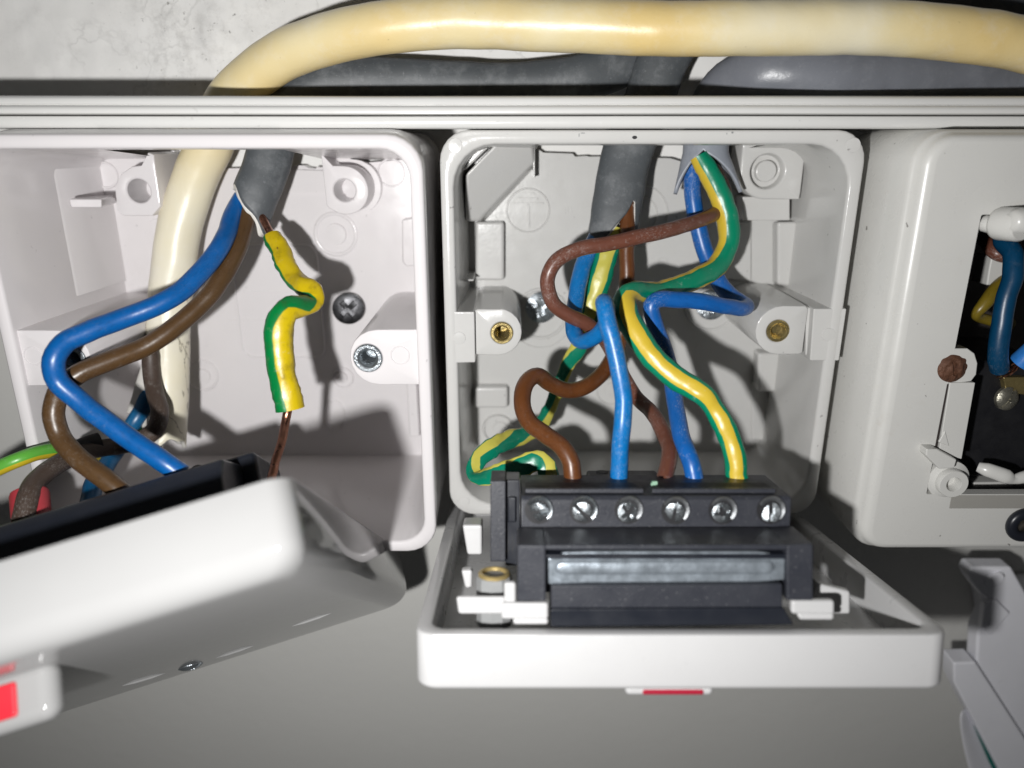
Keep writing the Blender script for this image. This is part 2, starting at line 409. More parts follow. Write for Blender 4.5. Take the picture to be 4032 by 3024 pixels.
def tube(pts, a, c=None, n=18, rolls=None, stripes=None, sizes=None, wob=0.02, caps=True, step=0.9, seed=0, flats=None, jit=0.32, crumple=0.0):
    """a wire through world points (mm). a: half width across the view, c: half depth. stripes: degrees the stripe turns from the front"""
    P, par = catmull(pts, step); m = MB(); m.uv = []
    if jit:
        for i in range(3, len(P) - 3):
            q = P[i] * 0.11 + Vector((seed * 3.7, 0, 0)); q2 = P[i] * 0.3 + Vector((0, seed * 2.3, 0))
            P[i] = P[i] + noise.noise_vector(q) * jit + noise.noise_vector(q2) * jit * 0.35
    c = c or a; prev = None; L = []; dist = 0.0; dl = []
    for i, p in enumerate(P):
        T = (P[min(i + 1, len(P) - 1)] - P[max(i - 1, 0)]).normalized()
        w = (CAMP - p); w = w - T * w.dot(T); ln = w.length / (CAMP - p).length
        if prev is None: nrm = w.normalized()
        else:
            tr = prev - T * prev.dot(T); tr.normalize()
            k = min(1, max(0, (ln - 0.15) / 0.5)) * 0.35
            wn = w.normalized() if ln > 1e-4 else tr
            nrm = (tr * (1 - k) + wn * k); nrm = nrm - T * nrm.dot(T); nrm.normalize()
        prev = nrm; b = T.cross(nrm)
        if i: dist += (p - P[i - 1]).length
        roll = R(lerp_list(rolls, par[i])) if rolls else 0
        n2 = nrm * math.cos(roll) + b * math.sin(roll); b2 = b * math.cos(roll) - nrm * math.sin(roll)
        sz = lerp_list(sizes, par[i]) if sizes else 1.0
        fl_ = lerp_list(flats, par[i]) if flats else 1.0
        st = lerp_list(stripes, par[i]) / 360 if stripes else 0
        ring = []
        for j in range(n):
            th = 2 * math.pi * j / n
            q = p + b2 * (a * sz * math.sin(th)) + n2 * (c * sz * fl_ * math.cos(th))
            if wob: q = q + (q - p) * (wob * 2 * noise.noise(q * 0.28 + Vector((seed * 7.1, 0, 0))))
            if crumple: q = q + (q - p).normalized() * crumple * (noise.noise(q * 0.75 + Vector((seed, 3, 0))) + 0.6 * noise.noise(q * 1.7))
            ring.append(q)
        L.append(ring); dl.append((dist, st))
    nL = len(L); o = 0
    m.v = [q for r_ in L for q in r_]
    for i in range(nL - 1):
        for j in range(n):
            k = (j + 1) % n
            m.f.append((i * n + j, i * n + k, (i + 1) * n + k, (i + 1) * n + j))
            u0, u1 = j / n, (j + 1) / n
            m.uv.append([(u0 + dl[i][1], dl[i][0]), (u1 + dl[i][1], dl[i][0]), (u1 + dl[i + 1][1], dl[i + 1][0]), (u0 + dl[i + 1][1], dl[i + 1][0])])
    if caps:
        for e, rng in ((0, range(n)), (nL - 1, range(n - 1, -1, -1))):
            m.f.append(tuple(e * n + j for j in rng)); m.uv.append([(j / n + dl[e][1], dl[e][0]) for j in rng])
    return m

def sheath(pts, a, c, endlen, n=56, wob=0.02, seed=0, step=0.8, power=1.0):
    """an open cable sheath whose end is cut to endlen(theta) in mm before the path end (theta 0 faces the viewer, 90 = right)"""
    P, par = catmull(pts, step); fr = []; prev = None
    S = [0]
    for i in range(1, len(P)): S.append(S[-1] + (P[i] - P[i - 1]).length)
    for i, p in enumerate(P):
        T = (P[min(i + 1, len(P) - 1)] - P[max(i - 1, 0)]).normalized()
        w = CAMP - p; w = (w - T * w.dot(T)).normalized()
        if prev is not None: w = (prev * 0.6 + w * 0.4); w = (w - T * w.dot(T)).normalized()
        prev = w; fr.append((w, T.cross(w)))
    total = S[-1]; cols = []; nl = len(P)
    right = 1 if fr[-1][1].x > 0 else -1
    for j in range(n):
        th = 2 * math.pi * j / n; thd = math.degrees(th) * right
        thd = (thd + 180) % 360 - 180
        lim = total - endlen(thd); col = []
        for i in range(nl):
            keep = max(0.0, total - 45.0)
            s = S[i] if S[i] <= keep else keep + (S[i] - keep) * (lim - keep) / (total - keep)
            s = min(s, total) if lim <= total or i < nl - 1 else total
            lo = 0; hi = nl - 1
            while hi - lo > 1:
                mid = (lo + hi) // 2
                if S[mid] <= s: lo = mid
                else: hi = mid
            f = (s - S[lo]) / max(S[hi] - S[lo], 1e-6)
            if lim > total and i == nl - 1: f += (lim - total) / max(S[hi] - S[lo], 1e-6)
            p = P[lo].lerp(P[hi], f); fc = min(f, 1.0); nn = fr[lo][0].lerp(fr[hi][0], fc); bb = fr[lo][1].lerp(fr[hi][1], fc)
            sx, cx_ = math.sin(th), math.cos(th)
            sx = math.copysign(abs(sx) ** power, sx); cx_ = math.copysign(abs(cx_) ** power, cx_)
            q = p + bb * (a * sx) + nn * (c * cx_)
            q += (q - p) * (wob * 2 * noise.noise(q * 0.2 + Vector((seed * 5.3, 0, 0))))
            col.append(q)
        cols.append(col)
    m = MB()
    m.v = [cols[j][i] for i in range(nl) for j in range(n)]
    m.f = [(i * n + j, i * n + (j + 1) % n, (i + 1) * n + (j + 1) % n, (i + 1) * n + j) for i in range(nl - 1) for j in range(n)]
    return m

# ------------------------------------------------------------------ object helpers
def thing(name, label, cat, loc, group=None):
    o = bpy.data.objects.new(name, None)
    o.empty_display_size = 0.005
    scene.collection.objects.link(o)
    o.location = Vector(loc) * MM
    o['label'] = label; o['category'] = cat
    if group: o['group'] = group
    o['wl'] = list(Vector(loc))
    return o
def tag(o, label, cat, group=None):
    o['label'] = label; o['category'] = cat
    if group: o['group'] = group
    return o
def obj(name, m, mat, parent=None, bev=0.0, seg=2, sharp=38, solid=0.0, sub=0, origin=None, label=None, solid_mat=None):
    me = bpy.data.meshes.new(name)
    o0 = Vector(parent['wl']) if parent else (Vector(origin) if origin is not None else Vector((0, 0, 0)))
    me.from_pydata([tuple((v - o0) * MM) for v in m.v], [], m.f)
    if m.uv:
        ul = me.uv_layers.new(name='uv'); k = 0
        for uvs in m.uv:
            for q in uvs: ul.data[k].uv = q; k += 1
    bm = bmesh.new(); bm.from_mesh(me)
    bmesh.ops.recalc_face_normals(bm, faces=bm.faces); bm.to_mesh(me); bm.free()
    me.shade_smooth(); me.set_sharp_from_angle(angle=R(sharp))
    me.materials.append(mat)
    if solid_mat: me.materials.append(solid_mat)
    o = bpy.data.objects.new(name, me); scene.collection.objects.link(o)
    if parent: o.parent = parent; o['wl'] = list(o0)
    else: o.location = o0 * MM; o['wl'] = list(o0)
    if label: o['label'] = label
    if solid:
        s = o.modifiers.new('thickness', 'SOLIDIFY'); s.thickness = solid * MM; s.offset = -1
        if solid_mat: s.material_offset = 1; s.material_offset_rim = 1
    if bev:
        b = o.modifiers.new('bevel', 'BEVEL'); b.width = bev * MM; b.segments = seg; b.limit_method = 'ANGLE'; b.angle_limit = R(40); b.harden_normals = True
    if sub:
        s = o.modifiers.new('sub', 'SUBSURF'); s.levels = sub; s.render_levels = sub
    return o
def split_obj(name, m, mat, parent, **kw):
    """each unconnected piece of the builder becomes a part of its own"""
    par = list(range(len(m.v)))
    def find(a):
        while par[a] != a: par[a] = par[par[a]]; a = par[a]
        return a
    for f in m.f:
        for i in f[1:]: par[find(i)] = find(f[0])
    groups = {}
    for f in m.f: groups.setdefault(find(f[0]), []).append(f)
    out = []
    for fs in groups.values():
        ids = sorted({i for f in fs for i in f}); mp = {i: k for k, i in enumerate(ids)}
        q = MB(); q.v = [m.v[i] for i in ids]; q.f = [tuple(mp[i] for i in f) for f in fs]
        out.append(obj(name, q, mat, parent, **kw))
    return out
def sub_(o):          # parts keep the root's origin; used when a part is itself a parent
    return o

def px(poly, y): return [atx(u, v, y) for u, v in poly]
def grid_head(c, ax, up, r, h, cut, n=44, thick=0.8):
    """domed screw head with a recess: cut(x,y)-> depth in mm (local, head plane)"""
    a = Vector(ax).normalized(); e2 = (Vector(up) - a * Vector(up).dot(a)).normalized(); e1 = e2.cross(a); c = Vector(c); m = MB()
    idx = {}
    for ir in range(n // 2 + 1):
        for it in range(n * 2):
            if ir == 0 and it: continue
            rad = r * ir / (n // 2); th = 2 * math.pi * it / (2 * n); x, y = rad * math.cos(th), rad * math.sin(th)
            q = rad / r
            z = h * (1 - q * q) ** 0.5 * 1.0 if h > 0 else 0
            z = h * max(0, 1 - q ** 2.6) - cut(x / r, y / r)
            idx[(ir, it)] = len(m.v); m.v.append(c + e1 * x + e2 * y + a * z)
    N = 2 * n
    for it in range(N):
        m.f.append((idx[(0, 0)], idx[(1, it)], idx[(1, (it + 1) % N)]))
        for ir in range(1, n // 2):
            m.f.append((idx[(ir, it)], idx[(ir + 1, it)], idx[(ir + 1, (it + 1) % N)], idx[(ir, (it + 1) % N)]))
    base = len(m.v)
    for it in range(N): m.v.append(m.v[idx[(n // 2, it)]] - a * thick)
    for it in range(N):
        j = (it + 1) % N
        m.f.append((idx[(n // 2, it)], base + it, base + j, idx[(n // 2, j)]))
    return m
def cross_cut(rot=0, w=0.16, L=0.58, depth=0.9, star=True):
    cr, sr = math.cos(R(rot)), math.sin(R(rot))
    def f(x, y):
        X, Y = x * cr + y * sr, -x * sr + y * cr
        d = 0
        rad = math.hypot(x, y)
        if (abs(X) < w and abs(Y) < L) or (abs(Y) < w and abs(X) < L): d = depth * (1 - rad * 0.9)
        if star:
            A, B = (X + Y) * 0.7071, (X - Y) * 0.7071
            if (abs(A) < 0.045 or abs(B) < 0.045) and 0.25 < rad < 0.78: d = max(d, 0.12)
        return max(d, 0)
    return f
def slot_cut(rot=0, w=0.14, depth=0.7):
    cr, sr = math.cos(R(rot)), math.sin(R(rot))
    return lambda x, y: depth if abs(-x * sr + y * cr) < w else 0
def text_mesh(txt, size):
    cu = bpy.data.curves.new('t', 'FONT'); cu.body = txt; cu.size = size; cu.align_x = 'CENTER'; cu.align_y = 'CENTER'; cu.extrude = 0.16
    o = bpy.data.objects.new('t', cu); scene.collection.objects.link(o)
    bpy.context.view_layer.update()
    me = o.to_mesh(); vs = [v.co.copy() for v in me.vertices]; fs = [tuple(p.vertices) for p in me.polygons]
    o.to_mesh_clear(); bpy.data.objects.remove(o); bpy.data.curves.remove(cu)
    return vs, fs

# ================================================================== THE WALL
mw = MB()
xs = [-420, -260, -160] + [-120 + 1.25 * i for i in range(193)] + [160, 260, 420]
zs = [-420, -260, -160, -120, -100, -60, -20] + [-4 + 1.1 * i for i in range(52)] + [80, 160, 300]
lump = at(850, 160, WALL_Y); lump2 = at(835, 80, WALL_Y); lump3 = at(230, 245, WALL_Y)
for z in zs:
    for x in xs:
        d = 0
        if -4 <= z <= 54:
            p = Vector((x, 0, z))
            d = 0.4 * noise.noise(p * 0.06) + 0.34 * noise.noise(p * 0.21) + 0.2 * noise.noise(p * 0.55)
            for c_, rr_, h_ in ((lump, 4.3, 1.3), (lump2, 4.0, 0.7), (lump3, 2.2, 0.4)):
                q = math.hypot(x - c_.x, (z - c_.z) * 1.15) + 0.9 * noise.noise(p * 0.5)
                if q < rr_: d += h_ * (1 - (q / rr_) ** 3)
            d *= min(1, (z + 4) / 4)
        mw.v.append(Vector((x, WALL_Y - d, z)))
nx = len(xs)
for j in range(len(zs) - 1):
    for i in range(nx - 1):
        mw.f.append((j * nx + i, j * nx + i + 1, (j + 1) * nx + i + 1, (j + 1) * nx + i))
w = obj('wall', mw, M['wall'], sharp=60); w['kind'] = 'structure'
# plaster cracks and paint flakes on the wall above the rail
rng = random.Random(3)

# ================================================================== RAIL
ry = -4.0
zt, zb = at(2016, 376, ry).z, at(2016, 506, ry).z
hh = zt - zb
prof = [(15, zt - 0.2), (ry + 1.2, zt), (ry + 0.35, zt - 0.3), (ry, zt - 0.75), (ry - 0.05, zt - hh * 0.26), (ry + 0.35, zt - hh * 0.275), (ry + 0.35, zt - hh * 0.295),
        (ry - 0.35, zt - hh * 0.31), (ry - 0.85, zt - hh * 0.36), (ry - 1.05, zt - hh * 0.45), (ry - 0.95, zt - hh * 0.54), (ry - 0.4, zt - hh * 0.575), (ry + 2.6, zt - hh * 0.58), (ry + 2.6, zt - hh * 0.62), (ry + 0.1, zt - hh * 0.625), (ry - 0.15, zt - hh * 0.66), (ry - 0.3, zt - hh * 0.82), (ry - 0.1, zb + 0.35),
        (ry + 0.4, zb), (15, zb + 0.1)]
mr = MB()
xsr = [-190 + 10 * i for i in range(39)]
mr.loops([[(x, p[0] + 0.12 * noise.noise(Vector((x * 0.02, 0, 3))), p[1] + 0.10 * noise.noise(Vector((x * 0.015, 5, 0))) + (0.35 * ((x - 100) / 60) ** 2 * -0.35 if x > 100 else 0)) for p in prof] for x in xsr], cap0=True, cap1=True)
tag(obj('trunking_rail', mr, M['rail'], origin=(0, 2, zt - 3), sharp=50), 'long white ribbed plastic trunking rail running across above the boxes', 'trunking rail')

# ================================================================== BACK BOXES
def box_shell(X0, X1, Z0, Z1, yf, yb, wall, ro, ri, notch, draft=1.5, step=0.0):
    m = MB(); nt0, nt1 = notch
    te = (nt0, nt1)
    def L(ins, y, r, up=0.0): return [(x, y, z) for x, z in rr(X0 + ins, X1 - ins, Z0 + ins, Z1 - ins + up, r, 6, te)]
    yo = yf + 9
    lp = [L(0.5, yb, ro, step), L(0.2, yo - 2, ro, step), L(0, yf + 0.7, ro), L(0.12, yf + 0.25, ro), L(0.5, yf, ro - 0.4),
          L(wall - 0.5, yf, ri + 0.4), L(wall - 0.1, yf + 0.3, ri), L(wall, yf + 0.8, ri), L(wall + 0.3, yo, ri), L(wall + draft, yb - 1.8, ri * 0.6)]
    def skip(k, a, b):
        if k in (0, 8):
            return a.z > Z1 - 4 and b.z > Z1 - 4 and min(a.x, b.x) >= nt0 - 0.01 and max(a.x, b.x) <= nt1 + 0.01
        return False
    m.loops(lp, skip=skip)
    return m
def back_plate(X0, X1, Z0, Z1, wall, ri, y0, y1, edge):
    lp = rr(X0 + wall + 0.4, X1 - wall - 0.4, Z0 + wall + 0.4, Z1 - wall - 0.4, ri * 0.6, 6)
    nbr = 7
    lp = lp[:3 * nbr] + list(edge) + lp[3 * nbr:]
    return MB().prism(lp, y0, y1)

# ---------- middle box
G_BOX = 'open white back boxes'
BX0, BX1, BZ0, BZ1 = -14.6, 71.2, -84.2, 1.7
BB = 30.0
YB = 28.3          # visible face of the back plate
mid = thing('back_box', 'shallow white open back box behind the black terminal block, brass inserts in its lugs', 'back box', (28, WALL_Y, -84))
nz0, nz1 = at(2110, 600, YB).x, at(2905, 600, YB).x
m = box_shell(BX0, BX1, BZ0, BZ1, 0, 31.5, 2.7, 6.0, 8.5, (nz0, nz1))
for u, v, r_ in ((1793, 572, 1.45), (3360, 572, 1.5), (1828, 1975, 1.3), (1808, 1331, 1.45), (3262, 1318, 1.5)):
    x, z = atx(u, v, 0); m.disc(x, z, 0.0, r_, 0.12)
obj('body', m, M['box_mid'], mid, sharp=45)
zedge = [atx(u, v, YB) for u, v in ((2905, 632), (2760, 640), (2700, 640), (2640, 622), (2560, 620), (2480, 628), (2420, 622), (2390, 634), (2362, 615), (2320, 616), (2310, 613), (2265, 616), (2256, 604), (2140, 600), (2118, 585), (2112, 562))]
m = back_plate(BX0, BX1, BZ0, BZ1, 2.7, 8.5, YB, 31.3, zedge)
bp = obj('back_plate', m, M['box_mid'], mid, bev=0.15, seg=1)
mf = MB()
def disc_px(mm_, u, v, y, rpx, h=0.25, kind='ring', zs=1.0, w=0.3):
    x, z = atx(u, v, y); rmm = rpx / FPX * (y + DIST) / ray(u, v).y
    (mm_.ring(x, z, y, rmm, w, h, zs=zs) if kind == 'ring' else mm_.disc(x, z, y, rmm, h, zs=zs))
disc_px(mf, 2079, 829, YB, 84, 0.45, w=0.25)
disc_px(mf, 2510, 850, YB, 120, 0.4, w=0.25); disc_px(mf, 2510, 850, YB, 78, 0.4, w=0.25); disc_px(mf, 2510, 850, YB, 40, 0.5, 'disc')
disc_px(mf, 2130, 1235, YB, 98, 0.5, w=0.5); disc_px(mf, 2130, 1255, YB, 118, 0.3, w=0.25)
disc_px(mf, 2800, 1200, YB, 100, 0.4, w=0.4)
disc_px(mf, 2410, 1535, YB, 60, 0.4, w=0.25); disc_px(mf, 2410, 1535, YB, 32, 0.35, 'disc')
disc_px(mf, 1962, 1690, YB, 58, 0.9, w=0.45); disc_px(mf, 1970, 1690, YB, 32, 0.4, 'disc')
# raised lines of the moulding
def bar(mm_, pts, y, h): mm_.prism(px(pts, y), y - h, y + 0.2)
for v0, wd in ((768, 24), (778, 36), (800, 60)):
    k = {768: 762, 778: 782, 800: 801}[v0]
    bar(mf, [(2080 - wd, k - 4), (2080 + wd, k - 4), (2080 + wd, k + 4), (2080 - wd, k + 4)], YB, 0.4)
bar(mf, [(2076, 804), (2085, 804), (2085, 898), (2076, 898)], YB, 0.4)
obj('moulded_relief', mf, M['box_mid'], mid, sharp=60)
# moulded mirror lettering
for txt, u, v, sz in (('18', 2240, 830, 2.4), ('CR', 2603, 1030, 2.6)):
    vs, fs = text_mesh(txt, sz); c = at(u, v, YB)
    tm = MB(); tm.add([(c.x - p.x, YB - 0.02 - p.z, c.z + p.y) for p in vs], fs)
    obj('moulded_lettering', tm, M['box_mid'], mid, sharp=30)
# inner blocks of the moulding
mb = MB()
mb.prism(px([(1872, 874), (1985, 874), (1985, 1105), (1872, 1105)], 25), 25, YB + 0.2)
mb.prism(px([(1872, 1525), (2000, 1525), (2000, 1608), (1860, 1608)], 25), 25, YB + 0.2)
mb.prism(px([(2850, 880), (2960, 868), (2960, 1110), (2850, 1100)], 27.6), 27.6, YB + 0.2)
mb.prism(px([(3060, 872), (3185, 872), (3185, 1140), (3060, 1120)], 23), 23, YB + 0.2, poly2=px([(3040, 872), (3185, 872), (3185, 1140), (3040, 1120)], YB))
mb.prism(px([(2985, 1390), (3115, 1390), (3115, 1545), (2985, 1545)], 24), 24, YB + 0.2)
mb.prism(px([(2960, 1505), (3060, 1510), (3060, 1735), (2960, 1735)], 27.4), 27.4, YB + 0.2)
mb.prism(px([(1775, 1100), (1865, 1100), (1865, 1107), (1775, 1107)], 16), 16, YB + 0.2)
split_obj('inner_rib', mb, M['box_mid'], mid, bev=0.8, seg=3)
mb = MB()          # sloping tab in the top corner
ct = [(1965, 553, 15), (2098, 553, 19), (2108, 640, 22), (1885, 872, 22), (1832, 872, 20), (1832, 688, 15)]
mb.add([at(u, v, y) for u, v, y in ct] + [at(u, v, YB + 0.2) for u, v in ((1965, 553), (2098, 553), (2108, 655), (1910, 872), (1832, 872), (1832, 688))],
       [tuple(range(6)), tuple(range(11, 5, -1))] + [(k, (k + 1) % 6, 6 + (k + 1) % 6, 6 + k) for k in range(6)])
mb.prism(px([(1915, 553), (1952, 553), (1830, 672), (1812, 672), (1812, 640)], 15), 15, YB + 0.2)
split_obj('corner_tab', mb, M['box_mid'], mid, bev=0.9, seg=3)
mb = MB()
mb.prism(px([(2096, 553), (2107, 553), (2107, 702), (2100, 702)], 22), 22, YB + 0.2)
obj('inner_rib', mb, M['box_mid'], mid, bev=0.2)
# boss at the top right
def circ_poly(cx, cz, r, a0, a1, n=10):
    return [(cx + r * math.cos(R(a0 + (a1 - a0) * i / n)), cz + r * math.sin(R(a0 + (a1 - a0) * i / n))) for i in range(n + 1)]
yb_ = 20.0
cx, cz = atx(3022, 675, yb_)
mb = MB()
rg = 6.2
mb.boss([(cx - rg, cz + 9), (cx - rg, cz)] + circ_poly(cx, cz, rg, 180, 270) + [(cx + 8.2, cz - rg)] + circ_poly(cx + 2.7, cz + 3.2, 5.5, 0, 90), (cx, cz), 3.9, yb_, YB + 0.2, floor=22.5)
mb.lathe([(2.4, -4.0), (2.4, -1.0), (2.2, -0.75)], (cx, yb_, cz), n=32)
mb.prism(px([(2925, 775), (3110, 775), (3110, 868), (2925, 868)], 22.5), 22.5, YB + 0.2)
obj('corner_boss', mb, M['box_mid'], mid, bev=0.3)
def insert(parent, x, z, y, r, rin, mat, sink=7.0, rot=0):
    mi = MB()
    prof = [(r * 1.0, -1.2), (r * 1.0, 0.12), (r * 0.93, 0.3), (r * 0.74, 0.3), (r * 0.66, 0.12)]
    for k in range(12 if sink > 6 else 3): prof += [(rin * 1.08, -0.3 - k * 0.5), (rin * 0.95, -0.55 - k * 0.5)]
    prof.append((rin * 0.9, -sink))
    mi.lathe(prof, (x, y, z), n=30)
    return obj('threaded_insert', mi, mat, parent, sharp=35)
def lug(parent, poly, c, y0, rh, mat, imat, rin, floor, sink=7.0):
    mb = MB(); mb.boss(poly, c, rh, y0, YB + 0.5, n=64, floor=floor)
    l = obj('screw_lug', mb, mat, parent, sharp=40)
    insert(l, c[0], c[1], y0, rh * 1.02, rin, imat, sink)
    return l
yl = 1.6
c = atx(1976, 1311, yl); r_ = 4.35
x0 = at(1868, 1300, yl).x
for u, v, rx, rz in ((2499, 541, 0.55, 0.36), (2295, 524, 0.5, 0.12), (2280, 532, 0.12, 0.4), (2884, 522, 0.25, 0.2), (2862, 526, 0.1, 0.2)):
    q = at(u, v, 0); md = MB(); md.loops([[(q.x + rx * k_ * math.cos(R(a0)), y_, q.z + rz * k_ * math.sin(R(a0))) for a0 in range(0, 360, 30)] for k_, y_ in ((1, 0.05), (0.9, -0.03))], cap1=True)
    obj('dirt_speck', md, M['void'] if rx > 0.52 else M['cage'], mid)
lug(mid, [(x0, c[1] + 5.3), (c[0] - 0.4, c[1] + 5.3)] + circ_poly(c[0] - 0.9, c[1] + 0.2, 5.3, 90, -90) + [(x0, c[1] - 5.0)], c, yl, 2.42, M['box_mid'], M['brass'], 1.45, 14)
c = atx(3063, 1303, yl)
x1 = at(3172, 1300, yl).x
lug(mid, [(x1, c[1] + 5.5)] + circ_poly(c[0] + 0.6, c[1] + 0.1, 5.5, 90, 270) + [(x1, c[1] - 5.3)], c, yl, 2.42, M['box_mid'], M['brass'], 1.35, 9, sink=1.6)
mb = MB()          # tabs between lug and rim
mb.prism(px([(1772, 1228), (1868, 1228), (1872, 1428), (1790, 1430)], 0.0), 0.0 + 0.02, YB)
mb.prism(px([(3175, 1205), (3218, 1225), (3200, 1402), (3172, 1400)], 2.2), 2.2, YB)
mb.prism(px([(3205, 1216), (3335, 1216), (3305, 1421), (3190, 1421)], 0.0), 0.06, YB)
split_obj('rim_tab', mb, M['box_mid'], mid, bev=0.3)
# ledge at the bottom inside
# ---------- left box
LX0, LX1, LZ0, LZ1 = -102.6, -16.6, -86.8, 0.9
LYF = -12.0
left = thing('back_box', 'deep white open back box behind the tilted glossy cover, with steel inserts', 'back box', (-60, WALL_Y, -86))
nz0, nz1 = at(690, 640, YB).x, at(1275, 640, YB).x
m = box_shell(LX0, LX1, LZ0, LZ1, LYF, 31.5, 2.6, 6.5, 5.5, (nz0, nz1), draft=3.0, step=1.15)
obj('body', m, M['box_left'], left, sharp=45)
zedge = [atx(u, v, YB) for u, v in ((1275, 655), (1262, 658), (1250, 655), (1240, 663), (1215, 660), (1200, 651), (1160, 650), (1120, 660), (900, 662), (730, 660), (700, 655), (686, 650), (684, 590))]
m = back_plate(LX0, LX1, LZ0, LZ1, 5.0, 5.5, YB, 31.3, zedge)
obj('back_plate', m, M['box_left'], left, bev=0.15, seg=1)
mb = MB()          # sloped left flank with the bright ridge
pa = [at(205, 590, 6), at(330, 1150, 6)]
xw = LX0 + 2.8
mb.prism([(xw - 0.1, 6.5), (xw + 0.25, 8.3), (xw + 0.85, 9.2), (xw + 1.5, 10.2), (xw + 3.2, YB + 0.3), (xw - 0.5, YB + 0.3), (xw - 0.5, 6.5)], LZ1 - 2.2, at(290, 1165, 10).z, 'z')
obj('side_flank', mb, M['box_left'], left, bev=0.5, seg=3)
mf = MB()
disc_px(mf, 1540, 680, YB, 52, 0.3, w=0.25)
disc_px(mf, 1322, 922, YB, 80, 0.35, w=0.6); disc_px(mf, 1322, 922, YB, 43, 0.5, 'disc')
disc_px(mf, 640, 930, YB, 70, 0.4, 'disc')
disc_px(mf, 795, 1477, YB, 62, 0.35, w=0.4); disc_px(mf, 800, 1480, YB, 30, 0.4, 'disc')
disc_px(mf, 1350, 1487, YB, 40, 0.4, w=0.3); disc_px(mf, 1345, 1487, YB, 24, 0.6, 'disc')
disc_px(mf, 1318, 1637, YB, 40, 0.3, w=0.25, zs=1.6)
disc_px(mf, 415, 690, 25.5, 48, 0.4, w=0.35)
for v in (1012, 1150, 1262):
    bar(mf, [(900, v - 4), (1190, v - 4), (1190, v + 4), (900, v + 4)], YB, 0.2)
bar(mf, [(1080, 665), (1290, 672), (1290, 755), (1060, 760)], YB, 1.0)
obj('moulded_relief', mf, M['box_left'], left, sharp=60)
# label panel outline
mb = MB()
(ax_, az_), (bx_, bz_) = atx(900, 960, YB), atx(1285, 1412, YB)
o1 = rr(ax_, bx_, bz_, az_, 3.2); o2 = rr(ax_ + 0.55, bx_ - 0.55, bz_ + 0.55, az_ - 0.55, 2.7)
mb.loops([[(x, YB + 0.1, z) for x, z in o1], [(x, YB - 0.35, z) for x, z in o1], [(x, YB - 0.35, z) for x, z in o2], [(x, YB + 0.1, z) for x, z in o2]])
obj('label_panel_border', mb, M['box_left'], left, bev=0.15)
mb = MB()
mb.prism(px([(1582, 865), (1640, 855), (1652, 1045), (1600, 1050), (1584, 1030)], 25), 25, YB + 0.2)
mb.prism(px([(345, 622), (575, 622), (575, 780), (365, 780)], 25.5), 25.5, YB + 0.3)
mb.prism(px([(1600, 1500), (1640, 1500), (1652, 1720), (1612, 1720)], 24), 24, YB + 0.3)
split_obj('inner_rib', mb, M['box_left'], left, bev=0.4)
mb = MB()          # thin fin standing out towards the viewer
mb.prism(px([(270, 784), (400, 784), (400, 818), (280, 818)], 8), 8, YB, poly2=px([(330, 765), (455, 765), (460, 800), (335, 800)], YB))
obj('inner_fin', mb, M['box_left'], left, bev=0.35)
yb_ = 16.0
cx, cz = atx(546, 752, yb_)
mb = MB()
p = px([(570, 600), (603, 600), (632, 812), (600, 850), (480, 850), (460, 830), (452, 740), (475, 685), (520, 655), (568, 650)], yb_)
mb.boss(p, (cx, cz), 2.65, yb_, YB + 0.2, floor=25)
obj('corner_boss', mb, M['box_left'], left, sharp=40)
yb_ = 17.0
cx, cz = atx(1356, 750, yb_)
rb = 5.35
p = [(cx - 4.7, cz + 8.6), (cx - 2.9, cz + 8.6), (cx - 2.6, cz + 5.4)] + circ_poly(cx + 0.1, cz, rb, 90, -125, 18) + [(cx - 4.3, cz - 3.6)]
mb = MB(); mb.boss(p, (cx, cz), 2.5, yb_, YB + 0.2, floor=26)
p2 = [(cx - 4.6, cz + 8)] + circ_poly(cx + 0.5, cz + 0.2, rb * 1.18, 90, -100, 18) + [(cx - 4.6, cz - 4)]
mb.prism(p2, 25.5, YB + 0.2)
obj('corner_boss', mb, M['box_left'], left, sharp=40)
yl = -10.5
c = atx(1449, 1410, yl)
x1 = LX1 - 1.2
lug(left, [(x1, c[1] + 6.0)] + circ_poly(c[0] + 2.2, c[1] + 0.1, 5.9, 90, 270) + [(x1, c[1] - 5.7)], c, yl, 2.9, M['box_left'], M['steel'], 1.7, 4)
c = atx(284, 1415, yl)
x0 = LX0 + 1.2
lug(left, [(x0, c[1] + 6.1)] + circ_poly(c[0] - 2.0, c[1] + 0.2, 5.9, 90, -90) + [(x0, c[1] - 5.7)], c, yl, 2.7, M['box_left'], M['steel'], 1.7, 4)
mf = MB()
disc_px(mf, 1575, 1400, yl, 36, 0.15, w=0.2); disc_px(mf, 130, 1402, yl, 36, 0.15, w=0.2)
split_obj('moulded_ring', mf, M['box_left'], left, sharp=60)
# grey caulk smear between the boxes
# ================================================================== FIXING SCREWS
def pan_screw(u, v, y, r, mat, label, rot, tilt=(0.0, 0.0), name='fixing_screw', h=0.55, star=True, group='screws fixing the boxes to the wall'):
    c = at(u, v, y)
    m_ = grid_head(c, (tilt[0], -1, tilt[1]), (0, 0, 1), r, h, cross_cut(rot, star=star))
    m_.lathe([(1.4, -5.5), (1.4, -0.5)], c, (tilt[0], -1, tilt[1]), n=12, cap0=True)
    return tag(obj(name, m_, mat, origin=c, sharp=30), label, 'screw', group)
pan_screw(2130, 1212, 25.2, 3.8, M['steel'], 'bright silver cross-head screw beside the left lug with the brass insert', 20, (0.15, 0.1))
pan_screw(2800, 1202, 25.2, 3.65, M['steel'], 'silver cross-head screw mostly covered by the bent blue wire', 10, (-0.1, 0.1))
pan_screw(1371, 1216, 25.4, 3.9, M['dark_steel'], 'black cross-head screw in the back of the deep box', 40, (0.1, 0.05), star=False)

